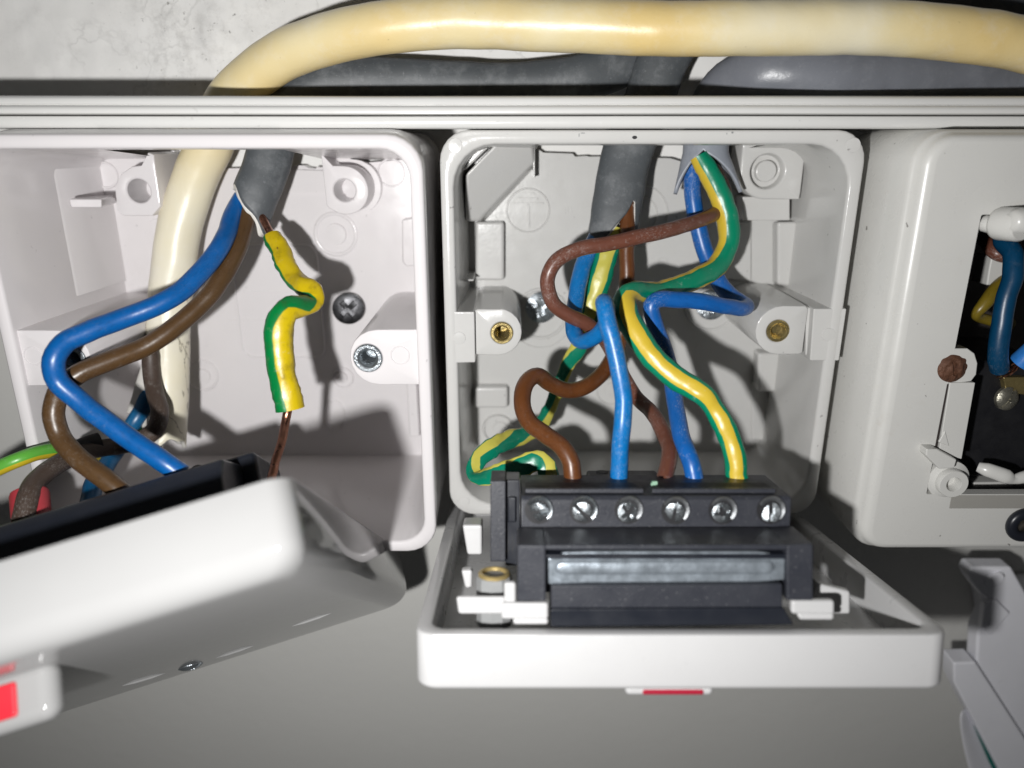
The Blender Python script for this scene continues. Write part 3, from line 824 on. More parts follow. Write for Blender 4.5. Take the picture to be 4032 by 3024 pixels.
# ================================================================== RIGHT BOX
RY = -12.0
right = thing('isolator_box', 'cream white box with a dark square opening, rusty screw and blue wire inside', 'electrical box', (120, WALL_Y, -86))
XL = 76.6; XR = XL + 86; ZT = 1.0; ZB = at(3700, 2166, RY).z
m = MB()
def RL(ins, y, r): return [(x, y, z) for x, z in rr(XL + ins, XR - ins, ZB + ins * 0.6, ZT - ins * 0.6, r, 6)]
AX = 89.2
m.loops([RL(-1.8, 31.5, 7), RL(-1.7, 8, 7), RL(-1.2, RY + 3.0, 6.5), RL(-0.6, RY + 2.4, 6), RL(-0.3, RY + 2.2, 6), RL(0.15, RY + 1.2, 5.6), RL(0.7, RY + 0.5, 5.2), RL(1.5, RY + 0.1, 4.6), RL(2.4, RY, 4)])
obj('body', m, M['box_right'], right, sharp=50)
# front frame round the opening: left column, top, bottom, right column in one ring
zt_a = at(3860, 845, RY).z; zb_a = at(3740, 1946, RY).z
m = MB()
o1 = [(x, z) for x, z in rr(XL + 2.4, XR - 2.4, ZB + 1.44, ZT - 1.44, 4, 6)]
i1 = [(x, z) for x, z in rr(AX, XR - 12, zb_a, zt_a, 0.4, 6)]
m.loops([[(x, RY, z) for x, z in o1], [(x, RY, z) for x, z in i1], [(x, RY + 2.4, z) for x, z in i1], [(x, RY + 2.4, z) for x, z in o1]])
obj('front_frame', m, M['box_right'], right, sharp=40)
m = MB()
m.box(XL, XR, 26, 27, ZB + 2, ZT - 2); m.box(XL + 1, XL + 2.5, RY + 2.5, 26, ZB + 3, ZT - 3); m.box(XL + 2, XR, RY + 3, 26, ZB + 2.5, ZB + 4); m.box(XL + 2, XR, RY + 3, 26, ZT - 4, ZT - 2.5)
obj('dark_liner', m, M['dark_box'], right)  # inner walls, with the shade of the opening put into their colour
m = MB()          # screw ear, recessed strip
e = px([(3700, 1372), (3810, 1372), (3838, 1392), (3850, 1430), (3845, 1475), (3825, 1502), (3745, 1512)], RY + 0.02)
m.prism(e, RY + 0.02, RY + 3)
obj('screw_ear', m, M['box_right'], right, bev=0.25)
m = MB()
m.prism(px([(3728, 1500), (3828, 1500), (3775, 1800), (3685, 1772)], RY + 0.8), RY - 0.35, RY + 2.5)
m.prism(px([(3694, 1740), (3720, 1693), (3737, 1757)], RY - 0.35), RY - 0.55, RY)
obj('recess_strip', m, M['box_right'], right, bev=0.2)
m = MB(); m.prism(px([(3736, 1512), (3729, 1512), (3680, 1765), (3688, 1768)], RY), RY - 0.06, RY + 0.4)
obj('strip_shadow_line', m, M['dark_box'], right)  # thin dark strip painted as the shadow line beside the recessed strip
m = MB()
m.prism(px([(3642, 1764), (3682, 1764), (3762, 1806), (3752, 1840), (3693, 1843), (3640, 1790)], RY - 2), RY - 2.6, RY + 1)
obj('latch_tab', m, M['box_right'], right, bev=0.3)
c = at(3757, 1908, RY - 2)
m = MB(); m.lathe([(4.6, 4.5), (4.4, 2.2), (3.15, 1.6), (3.1, 0.2), (2.95, 0), (1.65, 0), (1.55, 0.2), (1.5, 2.5)], c, (0, 1, 0), n=36)
obj('screw_post', m, M['box_right'], right, sharp=35)
m = MB()
m.prism(px([(3745, 1948), (4150, 1948), (4150, 2003), (3735, 2003)], RY), RY - 0.05, RY + 0.5)
obj('grey_shelf', m, plastic('grey_plastic', (0.32, 0.31, 0.285), 0.5, 0.2, 0.3), right, bev=0.2)
c = at(3750, 1449, RY)
m = grid_head(c + Vector((0, 0, 0)), (0, -1, 0.05), (0, 0, 1), 3.0, 0.9, lambda x, y: 0.5 if abs(x + y * 0.2) < 0.1 and abs(y) < 0.45 else 0.28 * noise.noise(Vector((x * 3, y * 3, 0))), thick=0.4)
tag(obj('fixing_screw', m, M['rust'], origin=c, sharp=50), 'rusty brown screw in the ear of the cream box', 'screw')
# white pin at the top of the opening
m = MB()
p0, p1 = at(3862, 875, RY + 1.5), at(3940, 892, RY - 0.5)
m.lathe([(1.2, 0), (1.6, 0.5), (1.75, (p1 - p0).length)], p0, p1 - p0, n=24, cap0=True)
p2, p3 = at(3940, 880, RY - 0.5), at(3995, 886, RY - 5)
m.lathe([(2.0, -1.2), (2.9, -0.6), (3.1, 0), (3.1, (p3 - p2).length - 0.5), (2.8, (p3 - p2).length), (1.6, (p3 - p2).length + 0.02)], p2, Vector((0.35, -1, 0.05)), n=36, cap0=True)
p4, p5 = at(3975, 870, RY - 5), at(4150, 878, RY - 4)
m.lathe([(1.5, 0), (2.2, 0.8), (2.2, (p5 - p4).length)], p4, p5 - p4, n=24, cap0=True)
obj('pivot_pin', m, M['box_right'], right, sharp=50)
# the black terminal block with its brass terminal screw
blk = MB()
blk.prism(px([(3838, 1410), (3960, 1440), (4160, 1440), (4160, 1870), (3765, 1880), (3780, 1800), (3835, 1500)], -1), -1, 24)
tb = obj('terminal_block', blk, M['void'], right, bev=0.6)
m = MB(); m.prism(px([(3700, 1930), (4150, 1915), (4150, 1946), (3700, 1946)], -4), -4, 20)
obj('lower_insulator', m, M['void'], right, bev=0.3)
c = at(3968, 1570, -3)
ms = grid_head(c, (0.1, -1, 0.1), (0, 0, 1), 2.6, 0.9, slot_cut(60))
obj('terminal_screw', ms, metal('dull_terminal_steel', (0.42, 0.40, 0.33), 0.35, 0.6, 600, metallic=0.8), tb, sharp=30)
m = MB(); m.prism(px([(3940, 1480), (4032, 1480), (4100, 1560), (3950, 1540)], -1.5), -2.5, 4)
obj('brass_clamp', m, M['brass'], tb, bev=0.3)
m = tube([at(3850, 1838, -8), at(3885, 1850, -9), at(3960, 1875, -10), at(3990, 1885, -10), at(4040, 1875, -10), at(4120, 1880, -10)], 1.5, 1.1, sizes=[0.7, 1.0, 1.1, 0.7, 0.9, 1])
obj('white_lever', m, M['box_right'], right)
m = MB(); m.prism(px([(3905, 1010), (3960, 1010), (3965, 1060), (3930, 1120), (3885, 1125), (3895, 1060)], 8), 8, 14)
obj('white_partition', m, M['box_right'], right, bev=0.4)
m = MB(); m.prism(px([(3835, 1900), (4150, 1895), (4150, 1918), (3835, 1918)], -2), -2, 10)
obj('white_ledge', m, M['box_right'], right, bev=0.3)
# wires inside the right box
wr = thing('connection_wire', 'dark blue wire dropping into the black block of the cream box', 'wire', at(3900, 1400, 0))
obj('insulation', tube([at(4010, 880, 6), at(3950, 940, 4), at(3990, 1000, 0), at(3990, 1080, -2), at(3958, 1180, -3), at(3940, 1300, -4), at(3932, 1420, -4), at(3935, 1450, -3)], 1.95, seed=3), wire_mat('shaded_blue_insulation', (0.002, 0.05, 0.12), 0.1), wr)  # blue darkened in the colour to stand for shade inside the box
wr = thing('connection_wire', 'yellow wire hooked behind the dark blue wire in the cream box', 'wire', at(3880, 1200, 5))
obj('insulation', tube([at(4010, 1080, 8), at(3935, 1120, 6), at(3880, 1190, 4), at(3846, 1230, 4), at(3850, 1245, 5), at(3905, 1262, 6), at(3980, 1275, 7)], 1.35, sizes=[1, 1, 1.1, 0.8, 0.8, 0.9, 1], seed=4), wire_mat('yellow_insulation', (0.19, 0.135, 0.012), 0.05), wr)  # yellow also darkened for the shade in the opening
wr = thing('connection_wire', 'light blue wire with frayed copper strands at the edge of the black block', 'wire', at(4020, 1420, -3))
obj('insulation', tube([at(4110, 1340, -4), at(4060, 1390, -4), at(4015, 1430, -3)], 2.3, seed=5), wire_mat('light_blue_insulation', (0.03, 0.2, 0.6), 0.1), wr)
for k in range(9):
    a_ = rng.uniform(-25, 25); b_ = rng.uniform(-16, 16)
    obj('copper_strand', tube([at(4012 + a_ * 0.3, 1432 + b_ * 0.4, -3), at(3985 + a_, 1455 + b_, -3 + rng.uniform(-1, 1)), at(3955 + a_ * 1.3, 1478 + b_ * 0.9, -2.5)], 0.16, n=6, wob=0), M['copper'], wr)
# brown wire, top
wr = thing('connection_wire', 'short brown wire in the dark top of the cream box opening', 'wire', at(3920, 980, 8))
obj('insulation', tube([at(3870, 930, 12), at(3910, 985, 8), at(3935, 1000, 7), at(4000, 1010, 8)], 1.5, seed=6), M['brown'], wr)
# black grommet ring
c = at(4026, 2062, RY - 0.2); m = MB(); Lp = []
for i in range(24):
    a_ = 2 * math.pi * i / 24
    Lp.append((2.75 + 1.2 * math.cos(a_), 0.6 + 1.1 * math.sin(a_)))
Lp.append(Lp[0]); m.lathe(Lp, c, (0, -1, 0), n=40, cap1=False)
gr = thing('grommet', 'glossy black rubber ring on the lower face of the cream box', 'grommet', c)
obj('ring', m, M['black_smooth'], gr, sharp=60)
m = MB(); m.disc(c.x, c.z, RY - 0.3, 1.7, 0.3); obj('screw_head', m, metal('dull_beige_metal', (0.5, 0.45, 0.38), 0.4), gr)

# ================================================================== CABLES
def A(*pts): return [at(*p) for p in pts]
# --- cream cable: along the top, down into the left box
cr = thing('cable', 'thick yellowed cream cable arching over the rail down into the deep box', 'cable', at(1500, 120, 10))
pth = A((4400, 240, 3), (4150, 200, 2), (3900, 152, 1), (3500, 112, 0), (3000, 112, 0), (2600, 113, 1), (2200, 100, 4), (1800, 88, 6), (1500, 112, 7), (1300, 152, 10), (1130, 212, 13), (1000, 300, 16), (900, 400, 19), (862, 480, 20.5), (833, 562, 20.5), (788, 655, 21), (745, 770, 21), (710, 880, 20), (690, 1000, 19), (672, 1150, 18), (662, 1300, 16), (660, 1450, 13), (655, 1600, 10), (645, 1765, 6))
def cream_end(th):
    if -80 < th < -15: return 24.0 - 9 * abs((th + 47) / 32) ** 1.5 + 0.4 * math.sin(th * 0.2)
    return 1.2 + 0.8 * math.sin(th * 0.05) + 0.35 * math.sin(th * 0.13)
obj('sheath', sheath(pth, 4.88, 4.88, cream_end, seed=12, wob=0.016, step=1.0), M['cream'], cr, solid=0.9, solid_mat=M['white_core'])
m = tube(A((615, 1330, 12), (585, 1430, 11), (555, 1530, 9), (520, 1630, 7)), 1.4, 0.5, sizes=[0.5, 0.9, 1.2, 1.0], rolls=[0, 20, 30, 30], seed=13)
obj('torn_sheath_strip', m, M['white_core'], cr)
obj('brown_core', tube(A((590, 1350, 9), (592, 1440, 7.5), (605, 1530, 5), (628, 1610, 1), (618, 1680, -2), (560, 1730, -3), (470, 1755, -4), (360, 1775, -9), (250, 1815, -15), (165, 1870, -22), (115, 1950, -28), (90, 2050, -32)), 1.95, seed=14), M['brown_old'], cr)
obj('blue_core', tube(A((590, 1480, 12), (575, 1570, 9), (535, 1650, 6), (490, 1720, 5), (450, 1790, 2), (410, 1850, -4), (370, 1910, -12), (350, 2000, -20)), 1.9, seed=15), wire_mat('old_blue_insulation', (0.004, 0.10, 0.24), 0.15), cr)
obj('earth_core', tube(A((600, 1650, 14), (500, 1740, 10), (395, 1790, 6), (300, 1775, -4), (200, 1775, -12), (80, 1810, -18), (-60, 1870, -20), (-200, 1960, -20)), 1.55, stripes=[75] * 8, seed=16), M['earth_old'], cr)
m = tube(A((395, 1742, -6.5), (340, 1758, -8.5), (300, 1778, -10.5)), 2.25, seed=17)
obj('tape_band', m, M['tape'], cr)
# --- grey cable into the left box
g1 = thing('cable', 'dark grey cable running behind the cream cable and into the deep box', 'cable', at(1700, 300, 22))
pth = A((2620, 120, 25), (2560, 165, 25), (2450, 252, 24), (2290, 306, 23), (2060, 338, 23), (1750, 333, 22), (1450, 322, 21), (1260, 340, 20), (1155, 400, 19), (1100, 480, 18), (1075, 565, 17), (1045, 670, 15.5), (1000, 780, 13.5), (955, 900, 12))
def g1_end(th):
    e = 2.6 + 2.4 * math.sin(R(th + 180))
    return max(0.3, 4.3 - 3.9 * math.sin(R(th)) + 0.25 * math.sin(th * 0.08))
obj('sheath', sheath(pth, 4.95, 3.5, g1_end, seed=21, wob=0.025, power=0.85, step=1.0), M['grey'], g1, solid=0.8, solid_mat=M['white_core'])
obj('inner_lining', sheath(pth[-5:], 4.2, 2.8, lambda th: g1_end(th) - 0.75 + 0.3 * math.sin(th * 0.1) * math.sin(th * 0.03), seed=27, wob=0.02, power=0.85, step=1.0), M['white_core'], g1, solid=0.5)
obj('blue_core', tube(A((955, 780, 13), (925, 830, 11), (900, 890, 7), (855, 990, 0), (770, 1095, -6), (640, 1190, -11), (490, 1255, -15), (350, 1305, -19), (250, 1350, -22), (210, 1415, -24), (228, 1500, -24), (320, 1590, -24), (450, 1680, -25), (560, 1757, -26), (650, 1822, -27), (720, 1870, -27)), 2.0, seed=22, wob=0.01), M['blue_left'], g1)
obj('brown_core', tube(A((985, 800, 13), (965, 880, 10), (935, 980, 5), (880, 1080, 0), (800, 1190, -4), (690, 1290, -8), (560, 1370, -12), (420, 1425, -16), (310, 1470, -19), (235, 1530, -21), (210, 1610, -23), (235, 1710, -24), (310, 1800, -26), (410, 1880, -28), (510, 1965, -29)), 1.95, seed=23, wob=0.01), M['brown_left'], g1)
obj('bare_earth_core', tube(A((1020, 830, 12), (1045, 885, 10), (1075, 940, 6), (1110, 1010, 2)), 0.85, seed=24, n=12), M['copper'], g1)
slv = tube(A((1072, 928, 7), (1098, 985, 4), (1128, 1045, 1), (1160, 1095, -2), (1195, 1125, -5), (1232, 1150, -7), (1236, 1190, -9), (1195, 1205, -12), (1130, 1222, -15), (1100, 1290, -16.5), (1105, 1390, -17), (1122, 1500, -18), (1145, 1612, -19)), 2.55, 2.3, n=26,
          stripes=[48, 44, 40, 38, 40, 60, 100, 140, 80, 66, 68, 70, 72], sizes=[0.78, 0.85, 0.85, 0.8, 0.85, 0.85, 0.8, 0.85, 0.98, 1.05, 1.06, 1.06, 1.08], seed=25, wob=0.06, crumple=0.2, flats=[0.8, 0.7, 0.85, 0.6, 0.9, 0.7, 0.6, 0.8, 0.9, 1, 1, 1, 1])
obj('earth_sleeve', slv, M['earth_left'], g1, label='worn green and yellow sleeve')
obj('bare_earth_core', tube(A((1140, 1570, -18.5), (1128, 1640, -19), (1112, 1730, -22), (1085, 1820, -26), (1065, 1900, -30)), 0.85, seed=26, n=12), M['copper'], g1)
# --- grey cable into the middle box
g2 = thing('cable', 'dark grey flat cable with its cut end open inside the shallow middle box', 'cable', at(2470, 600, 18))
pth = A((2790, -80, 22), (2730, 30, 22), (2660, 150, 21.5), (2600, 260, 21), (2555, 400, 20), (2490, 540, 18.5), (2462, 620, 18), (2440, 740, 16.5), (2420, 860, 15), (2402, 965, 14))
def g2_end(th):
    if th > 150 or th < -120: return 3.0
    if th > 78: return -3.5 + 6.5 * max(0, (th - 110) / 40)
    if th > 36: return 10.6 - 14.1 * ((th - 36) / 42.0)
    if th > -14: return 1.0 + 9.6 * ((th + 14) / 50.0) ** 1.1 + 0.3 * math.sin(th * 0.22)
    return 0.9 + 0.25 * math.sin(th * 0.09) + (3.2 * (-th - 50) / 45 if th < -50 else 0)
obj('sheath', sheath(pth, 5.6, 3.2, g2_end, seed=31, wob=0.02, power=0.8), M['grey'], g2, solid=0.7, solid_mat=M['white_core'])
obj('inner_lining', sheath(pth[-5:], 4.95, 2.6, lambda th: g2_end(th) - 0.5 + 0.2 * math.sin(th * 0.12), seed=37, wob=0.02, power=0.8), M['white_core'], g2, solid=0.4)
obj('brown_core', tube(A((2480, 760, 15.5), (2472, 860, 13.5), (2468, 960, 11), (2466, 1080, 9.5), (2460, 1190, 8.5), (2448, 1290, 8), (2422, 1390, 6), (2375, 1468, 2), (2315, 1520, -2), (2235, 1538, -4), (2170, 1512, -6), (2118, 1478, -9), (2074, 1506, -12), (2058, 1580, -16), (2082, 1658, -19), (2150, 1712, -22), (2215, 1765, -25), (2248, 1830, -27), (2258, 1900, -28)), 1.74, seed=32, wob=0.01), M['brown2'], g2)
obj('blue_core', tube(A((2385, 840, 15), (2358, 910, 14.5), (2318, 990, 12.5), (2282, 1090, 9), (2266, 1180, 6), (2258, 1265, 2), (2262, 1318, -2), (2292, 1345, -5), (2345, 1328, -8), (2385, 1285, -10), (2392, 1232, -13), (2378, 1188, -17), (2378, 1195, -20), (2392, 1260, -22), (2412, 1350, -23.5), (2437, 1460, -25), (2454, 1570, -26), (2452, 1670, -27), (2440, 1770, -27.5), (2437, 1895, -28)), 1.62, seed=33, wob=0.015, sizes=[1.0, 1.1, 1.18, 1.18, 1.15, 1.1, 1.08] + [1.03] * 13), M['blue'], g2)
e4 = tube(A((2425, 900, 14), (2395, 980, 12.5), (2372, 1060, 11), (2348, 1150, 10), (2328, 1230, 9.5), (2305, 1320, 10), (2265, 1395, 11), (2225, 1460, 12), (2195, 1540, 11), (2160, 1620, 9), (2120, 1680, 5), (2065, 1712, 1), (2005, 1732, -3), (1948, 1758, -7), (1893, 1806, -10), (1866, 1866, -13), (1915, 1878, -16.5), (2020, 1850, -18.5), (2098, 1815, -19), (2140, 1822, -19), (2165, 1890, -20)), 2.6, 1.7, n=24,
         stripes=[8, 5, 5, 0, 0, -20, -70, -100, -130, -140, -150, -120, -60, -30, -40, 40, 75, 85, 90, 40, 10], sizes=[0.95, 1, 1, 0.98, 0.95, 0.8, 0.72, 0.62, 0.62, 0.62, 0.64, 0.72, 0.8, 0.8, 0.74, 0.62, 0.78, 0.84, 0.86, 0.8, 0.8],
         flats=[1, 0.9, 0.8, 0.8, 0.8, 0.7, 0.6, 0.6, 0.7, 0.8, 0.8, 0.8, 0.7, 0.5, 0.42, 0.4, 0.5, 0.5, 0.45, 0.6, 0.8], seed=34, wob=0.05, crumple=0.3)
obj('earth_sleeve', e4, M['earth2'], g2, label='crumpled pale green and yellow earth sleeve')
# --- pale grey cable into the middle box
g3 = thing('cable', 'pale blue-grey cable with a split forked end in the middle box, bulging above the rail', 'cable', at(2775, 560, 16))
pth = A((4500, 330, 18), (4200, 345, 17), (4000, 330, 16), (3800, 300, 14), (3550, 295, 12), (3250, 300, 11), (3000, 292, 14), (2870, 330, 19), (2815, 400, 21), (2790, 480, 20), (2780, 560, 18.5))
obj('sheath', tube(pth, 5.2, 3.6, n=30, seed=41, sizes=[0.8, 0.8, 0.75, 0.82, 0.95, 1.05, 1.05, 0.95, 0.95, 0.95, 0.95], step=1.3), M['grey_right'], g3)
pth = A((2785, 480, 20), (2780, 560, 18), (2780, 630, 17), (2785, 700, 16), (2790, 780, 15))
def g3_end(th):
    a_ = abs(th)
    if a_ <= 90:
        return 8.6 * max(0.0, 1 - (a_ / 84.0) ** 1.25) + 0.8 + (1.0 if th < 0 else 0)
    return 9.0 * (1 - ((180 - a_) / 90.0) ** 1.2) + 0.8
def flare(m_):
    for q in m_.v:
        t_ = max(0, (at(2780, 600, 17).z - q.z) / 8.5)
        q.x += (1 if q.x > at(2780, 620, 17).x else -1) * 2.6 * t_
    return m_
obj('split_sheath_end', flare(sheath(pth, 5.0, 3.2, g3_end, seed=42, wob=0.02)), M['grey_pale'], g3, solid=0.8, solid_mat=M['grey_pale'])
obj('brown_core', tube(A((2765, 600, 19), (2800, 650, 20), (2842, 715, 20), (2856, 772, 18.5), (2822, 836, 13), (2720, 880, 6.5), (2560, 922, 1), (2400, 957, -1), (2262, 988, -2), (2180, 1040, -3), (2155, 1110, -3), (2178, 1190, -2.5), (2240, 1240, -2), (2320, 1282, -1), (2390, 1345, 1), (2445, 1460, 1), (2500, 1560, -2), (2572, 1630, -9), (2626, 1725, -17), (2634, 1805, -23), (2612, 1900, -28)), 1.58, seed=43, wob=0.02), M['brown'], g3)
obj('blue_core', tube(A((2735, 600, 19), (2726, 680, 18), (2728, 760, 17), (2740, 860, 16), (2765, 960, 15), (2802, 1055, 13), (2845, 1130, 10.5), (2892, 1178, 7.5), (2935, 1205, 3.5), (2925, 1218, 0), (2860, 1205, -3), (2770, 1190, -5), (2670, 1182, -6), (2590, 1178, -6.5), (2562, 1200, -7), (2580, 1270, -7), (2615, 1370, -7), (2640, 1470, -9), (2658, 1560, -13), (2672, 1650, -18), (2692, 1740, -23), (2722, 1820, -26.5), (2738, 1900, -28)), 1.72, seed=44, wob=0.015, sizes=[1.12] * 8 + [1.05, 0.95, 0.95] + [1.0] * 12), M['blue_dusty'], g3)
e6 = tube(A((2752, 612, 15), (2775, 655, 14.5), (2815, 720, 13.5), (2852, 800, 12.5), (2868, 880, 12), (2866, 960, 11), (2832, 1035, 8.5), (2760, 1090, 5), (2660, 1132, 1), (2570, 1150, -3), (2505, 1148, -7), (2463, 1172, -10), (2468, 1240, -13), (2512, 1325, -15.5), (2590, 1425, -18), (2690, 1505, -20), (2775, 1558, -22), (2815, 1605, -22.5), (2848, 1665, -23.5), (2880, 1760, -26), (2905, 1900, -28)), 2.35, 1.9, n=26,
         stripes=[-58, -56, -52, -49, -48, -50, -62, -80, -86, -90, -112, -172, -178, -178, -176, -176, -174, -178, -178, -180, -180], sizes=[0.85, 0.95, 1, 1.03, 1.03, 1, 1, 1.0, 0.98, 0.95, 0.9, 1.0, 1.05, 1.03, 1.0, 0.98, 0.90, 0.80, 0.90, 0.88, 0.86],
         seed=45, wob=0.04, crumple=0.16)
obj('earth_sleeve', e6, M['earth'], g3, label='green and yellow earth sleeve')
# --- black cable at the very top
bk = tag(obj('cable', tube(A((2280, -60, 24), (2600, -45, 24), (2900, -60, 22), (3400, -30, 22), (3800, 20, 22), (4200, 100, 22)), 4.2, seed=51, step=1.4), M['grey_dark'], origin=at(2900, -50, 22)), 'black cable just showing above the cream cable at the top edge', 'cable')
bk = tag(obj('cable', tube(A((3000, -140, 27), (3400, -60, 27), (3800, 0, 26), (4200, 60, 26)), 3.8, seed=52, step=1.4), M['grey_dark'], origin=at(3600, -50, 26)), 'dark grey cable in the top corner behind the black cable', 'cable')

# ================================================================== COVER PLATES (loose, turned over)
def lid_shell(W0, W1, Ln, th, wall, r, bev, floor, Mx, draft=0.0):
    m = MB()
    def L(ins, z, rad): return [(x, y, z) for x, y in rr(W0 + ins, W1 - ins, ins, Ln - ins, max(rad, 0.3), 6)]
    lp = [L(wall + 0.5, -floor, r - 1), L(wall, -0.5, r - 0.8), L(wall - 0.3, -0.1, r - 0.6), L(wall - 0.6, 0, r - 0.4), L(0.45, 0, r - 0.3), L(0.12, -0.12, r), L(0.0, -0.5, r)]
    n = 8
    for i in range(n + 1):
        a = R(90 * i / n)
        lp.append(L(draft + bev * (1 - math.cos(a)), -(th - bev) - bev * math.sin(a), r + (0.0 if bev < r else 0)))
    m.loops(lp, cap0=True, cap1=True, Mx=Mx)
    return m
def frame(o, ex, ey, ez):
    Mx = Matrix.Identity(4)
    for k, e in enumerate((ex, ey, ez)):
        for i in range(3): Mx[i][k] = e[i]
    for i in range(3): Mx[i][3] = o[i]
    return Mx

# ---------- middle cover with the terminal block
ta = math.asin(0.1908)
MX0 = 27.5
LM = frame(Vector((MX0, -55.7, -75.4)), (1, 0, 0), (0, math.cos(ta), -math.sin(ta)), (0, math.sin(ta), math.cos(ta)))
LMi = LM.inverted()
def lid_px(u, v, s, Mi=LMi, M_=LM):
    """where the ray through (u,v) meets the plane y=s of the cover's own frame -> local (x,s,z)"""
    o = Mi @ CAMP; d = (Mi.to_3x3() @ ray(u, v)); t = (s - o.y) / d.y
    return o + d * t
def lid_pz(u, v, z, Mi=LMi):
    o = Mi @ CAMP; d = (Mi.to_3x3() @ ray(u, v)); t = (z - o.z) / d.z
    return o + d * t
fcu = thing('wired_cover_plate', 'white cover plate lying face down with a black six-screw terminal block wired to it', 'cover plate', LM @ Vector((0, 43, -9)))
obj('cover', lid_shell(-43.2, 43.2, 86, 9.6, 2.7, 3.2, 1.1, 6.2, LM), M['lid_mid'], fcu, sharp=50)
def P_s(pts, s): return [(lid_px(u, v, s).x, lid_px(u, v, s).z) for u, v in pts]
# front rocker with a red flag (below, on the face)
m = MB(); m.box(lid_px(2462, 2735, 1.2).x, lid_px(2812, 2735, 1.2).x, 1.2, 16, -11.3, -9.3, LM); rk = obj('rocker_frame', m, M['lid_mid'], fcu, bev=0.9, seg=3)
xa, xb = lid_px(2530, 2735, 1.1).x, lid_px(2772, 2735, 1.1).x
m = MB(); m.box(xa, xb, 1.05, 14, -10.95, -10.0, LM); obj('red_flag', m, M['red_dark'], fcu, bev=0.3)
# module
mx0, mx1 = 1.6 - MX0, 48.6 - MX0
tbk = MB()
body = [(12.9, 3), (12.9, 13.2), (12.5, 13.4), (12.5, 18.6), (13.0, 19.2), (26.0, 19.6), (26.6, 19.0), (28, 3)]      # (s, h)
def px_prism(mm_, poly, x0, x1): mm_.prism(poly, x0, x1, 'x', LM)
px_prism(tbk, body, mx0, mx1)
mod = obj('terminal_block', tbk, M['black'], fcu, bev=0.7, seg=3)
m = MB()
for ua, ub in ((2068, 2528), (2568, 3048)):
    p0, p1 = lid_pz(ua, 1925, 19.6), lid_pz(ub, 1925, 19.6); q0, q1 = lid_pz(ua, 1903, 19.6), lid_pz(ub - 40, 1903, 19.6)
    m.prism([(p0.x, p0.y), (p1.x, p1.y), (q1.x, q1.y), (q0.x, q0.y)], 19.3, 19.72, 'z', LM)
obj('slot', m, M['void'], mod)
m = MB()
for ua, ub in ((2068, 2528), (2568, 3048)):
    p0, p1 = lid_pz(ua, 1934, 19.7), lid_pz(ub + 6, 1934, 19.7); q0, q1 = lid_pz(ua, 1927, 19.7), lid_pz(ub, 1927, 19.7)
    m.prism([(p0.x, p0.y), (p1.x, p1.y), (q1.x, q1.y), (q0.x, q0.y)], 19.3, 20.1, 'z', LM)
obj('slot_lip', m, M['black'], mod, bev=0.15)
# rear flange with a small hole
m = MB(); pa, pb = lid_px(2312, 1845, 29).x, lid_px(2590, 1845, 29).x
m.box(pa, pb, 26, 31, 17.0, 19.3, LM); obj('rear_flange', m, M['black'], mod, bev=0.5)
c = LM @ Vector((lid_px(2372, 1853, 29).x, 29.3, 19.35)); m = MB(); m.lathe([(1.2, -0.2), (1.2, 0.05)], c, LM.to_3x3() @ Vector((0, 0, 1)), n=20); obj('flange_hole', m, M['void'], mod)
# ledge under the screws
m = MB(); px_prism(m, [(3.6, 11.2), (3.6, 12.0), (6, 12.4), (13.4, 12.8), (13.4, 3), (9.5, 3), (9.5, 11.2)], mx0 + 0.2, mx1 + 0.3); obj('print_ledge', m, M['black_smooth'], mod, bev=0.3)
# faint gold print
m = MB(); rg_ = random.Random(5)
for row, segs in ((2092, ((2115, 2200), (2210, 2235), (2275, 2330), (2360, 2440))), (2112, ((2230, 2330), (2370, 2445))), (2102, ((2552, 2650), (2722, 2795))), (2095, ((2900, 2960), (2970, 3030)))):
    for a_, b_ in segs:
        u = a_
        while u < b_:
            wd = rg_.uniform(9, 17); p = lid_pz(u, row, 12.75); q = lid_pz(u + wd, row + 8, 12.75)
            m.box(p.x, q.x, q.y, p.y, 12.5, 12.86, LM); u += wd + rg_.uniform(4, 9)
obj('faded_print', m, M['gold_print'], mod)
# terminal screws, each in its recess
tl = LM.to_3x3()
up_l = tl @ Vector((0, 0, 1))
for i, (u, v, rot) in enumerate(((2122, 2008, 10), (2298, 2008, -45), (2476, 2008, 40), (2660, 2010, 80), (2846, 2010, 100), (3036, 2008, 92))):
    p = lid_px(u, v, 12.4)
    c = LM @ Vector((p.x, 12.4, p.z))
    nrm_ = tl @ Vector((0, -1, 0))
    mh = MB(); mh.lathe([(2.5, -0.2), (2.5, 0.06)], c, nrm_, n=28)
    col = obj('screw_recess', mh, M['void'], mod, sharp=35)
    mh = MB(); c2 = c + tl @ Vector((0.12, 0, 0.15)); L_ = []
    ex_, ez_ = tl @ Vector((1, 0, 0)), up_l
    for a0 in range(-50, 165, 9):
        d_ = ex_ * math.cos(R(a0)) + ez_ * math.sin(R(a0))
        L_.append([c2 + d_ * 1.55 + nrm_ * 0.07, c2 + d_ * 1.75 + nrm_ * 0.3, c2 + d_ * 2.2 + nrm_ * 0.42, c2 + d_ * 2.38 + nrm_ * 0.07])
    mh.loops(L_, cap0=True, cap1=True)
    obj('thread_collar', mh, M['screw_steel'] if i in (0, 1) else M['steel_mid'], col, sharp=60)
    ms = grid_head(c + tl @ Vector((-0.25 + 0.02 * i, -0.30, -0.32)), tl @ Vector((-0.34 + (0.21 * i) % 0.5, -1, -0.22 + (0.17 * i) % 0.45)), up_l, 1.74, 0.22, (cross_cut(rot, 0.17, 0.8, 0.75, star=False) if i in (2, 4) else slot_cut(rot, 0.17, 0.6)), n=40, thick=0.6)
    obj('terminal_screw', ms, M['screw_steel'], mod, sharp=30)
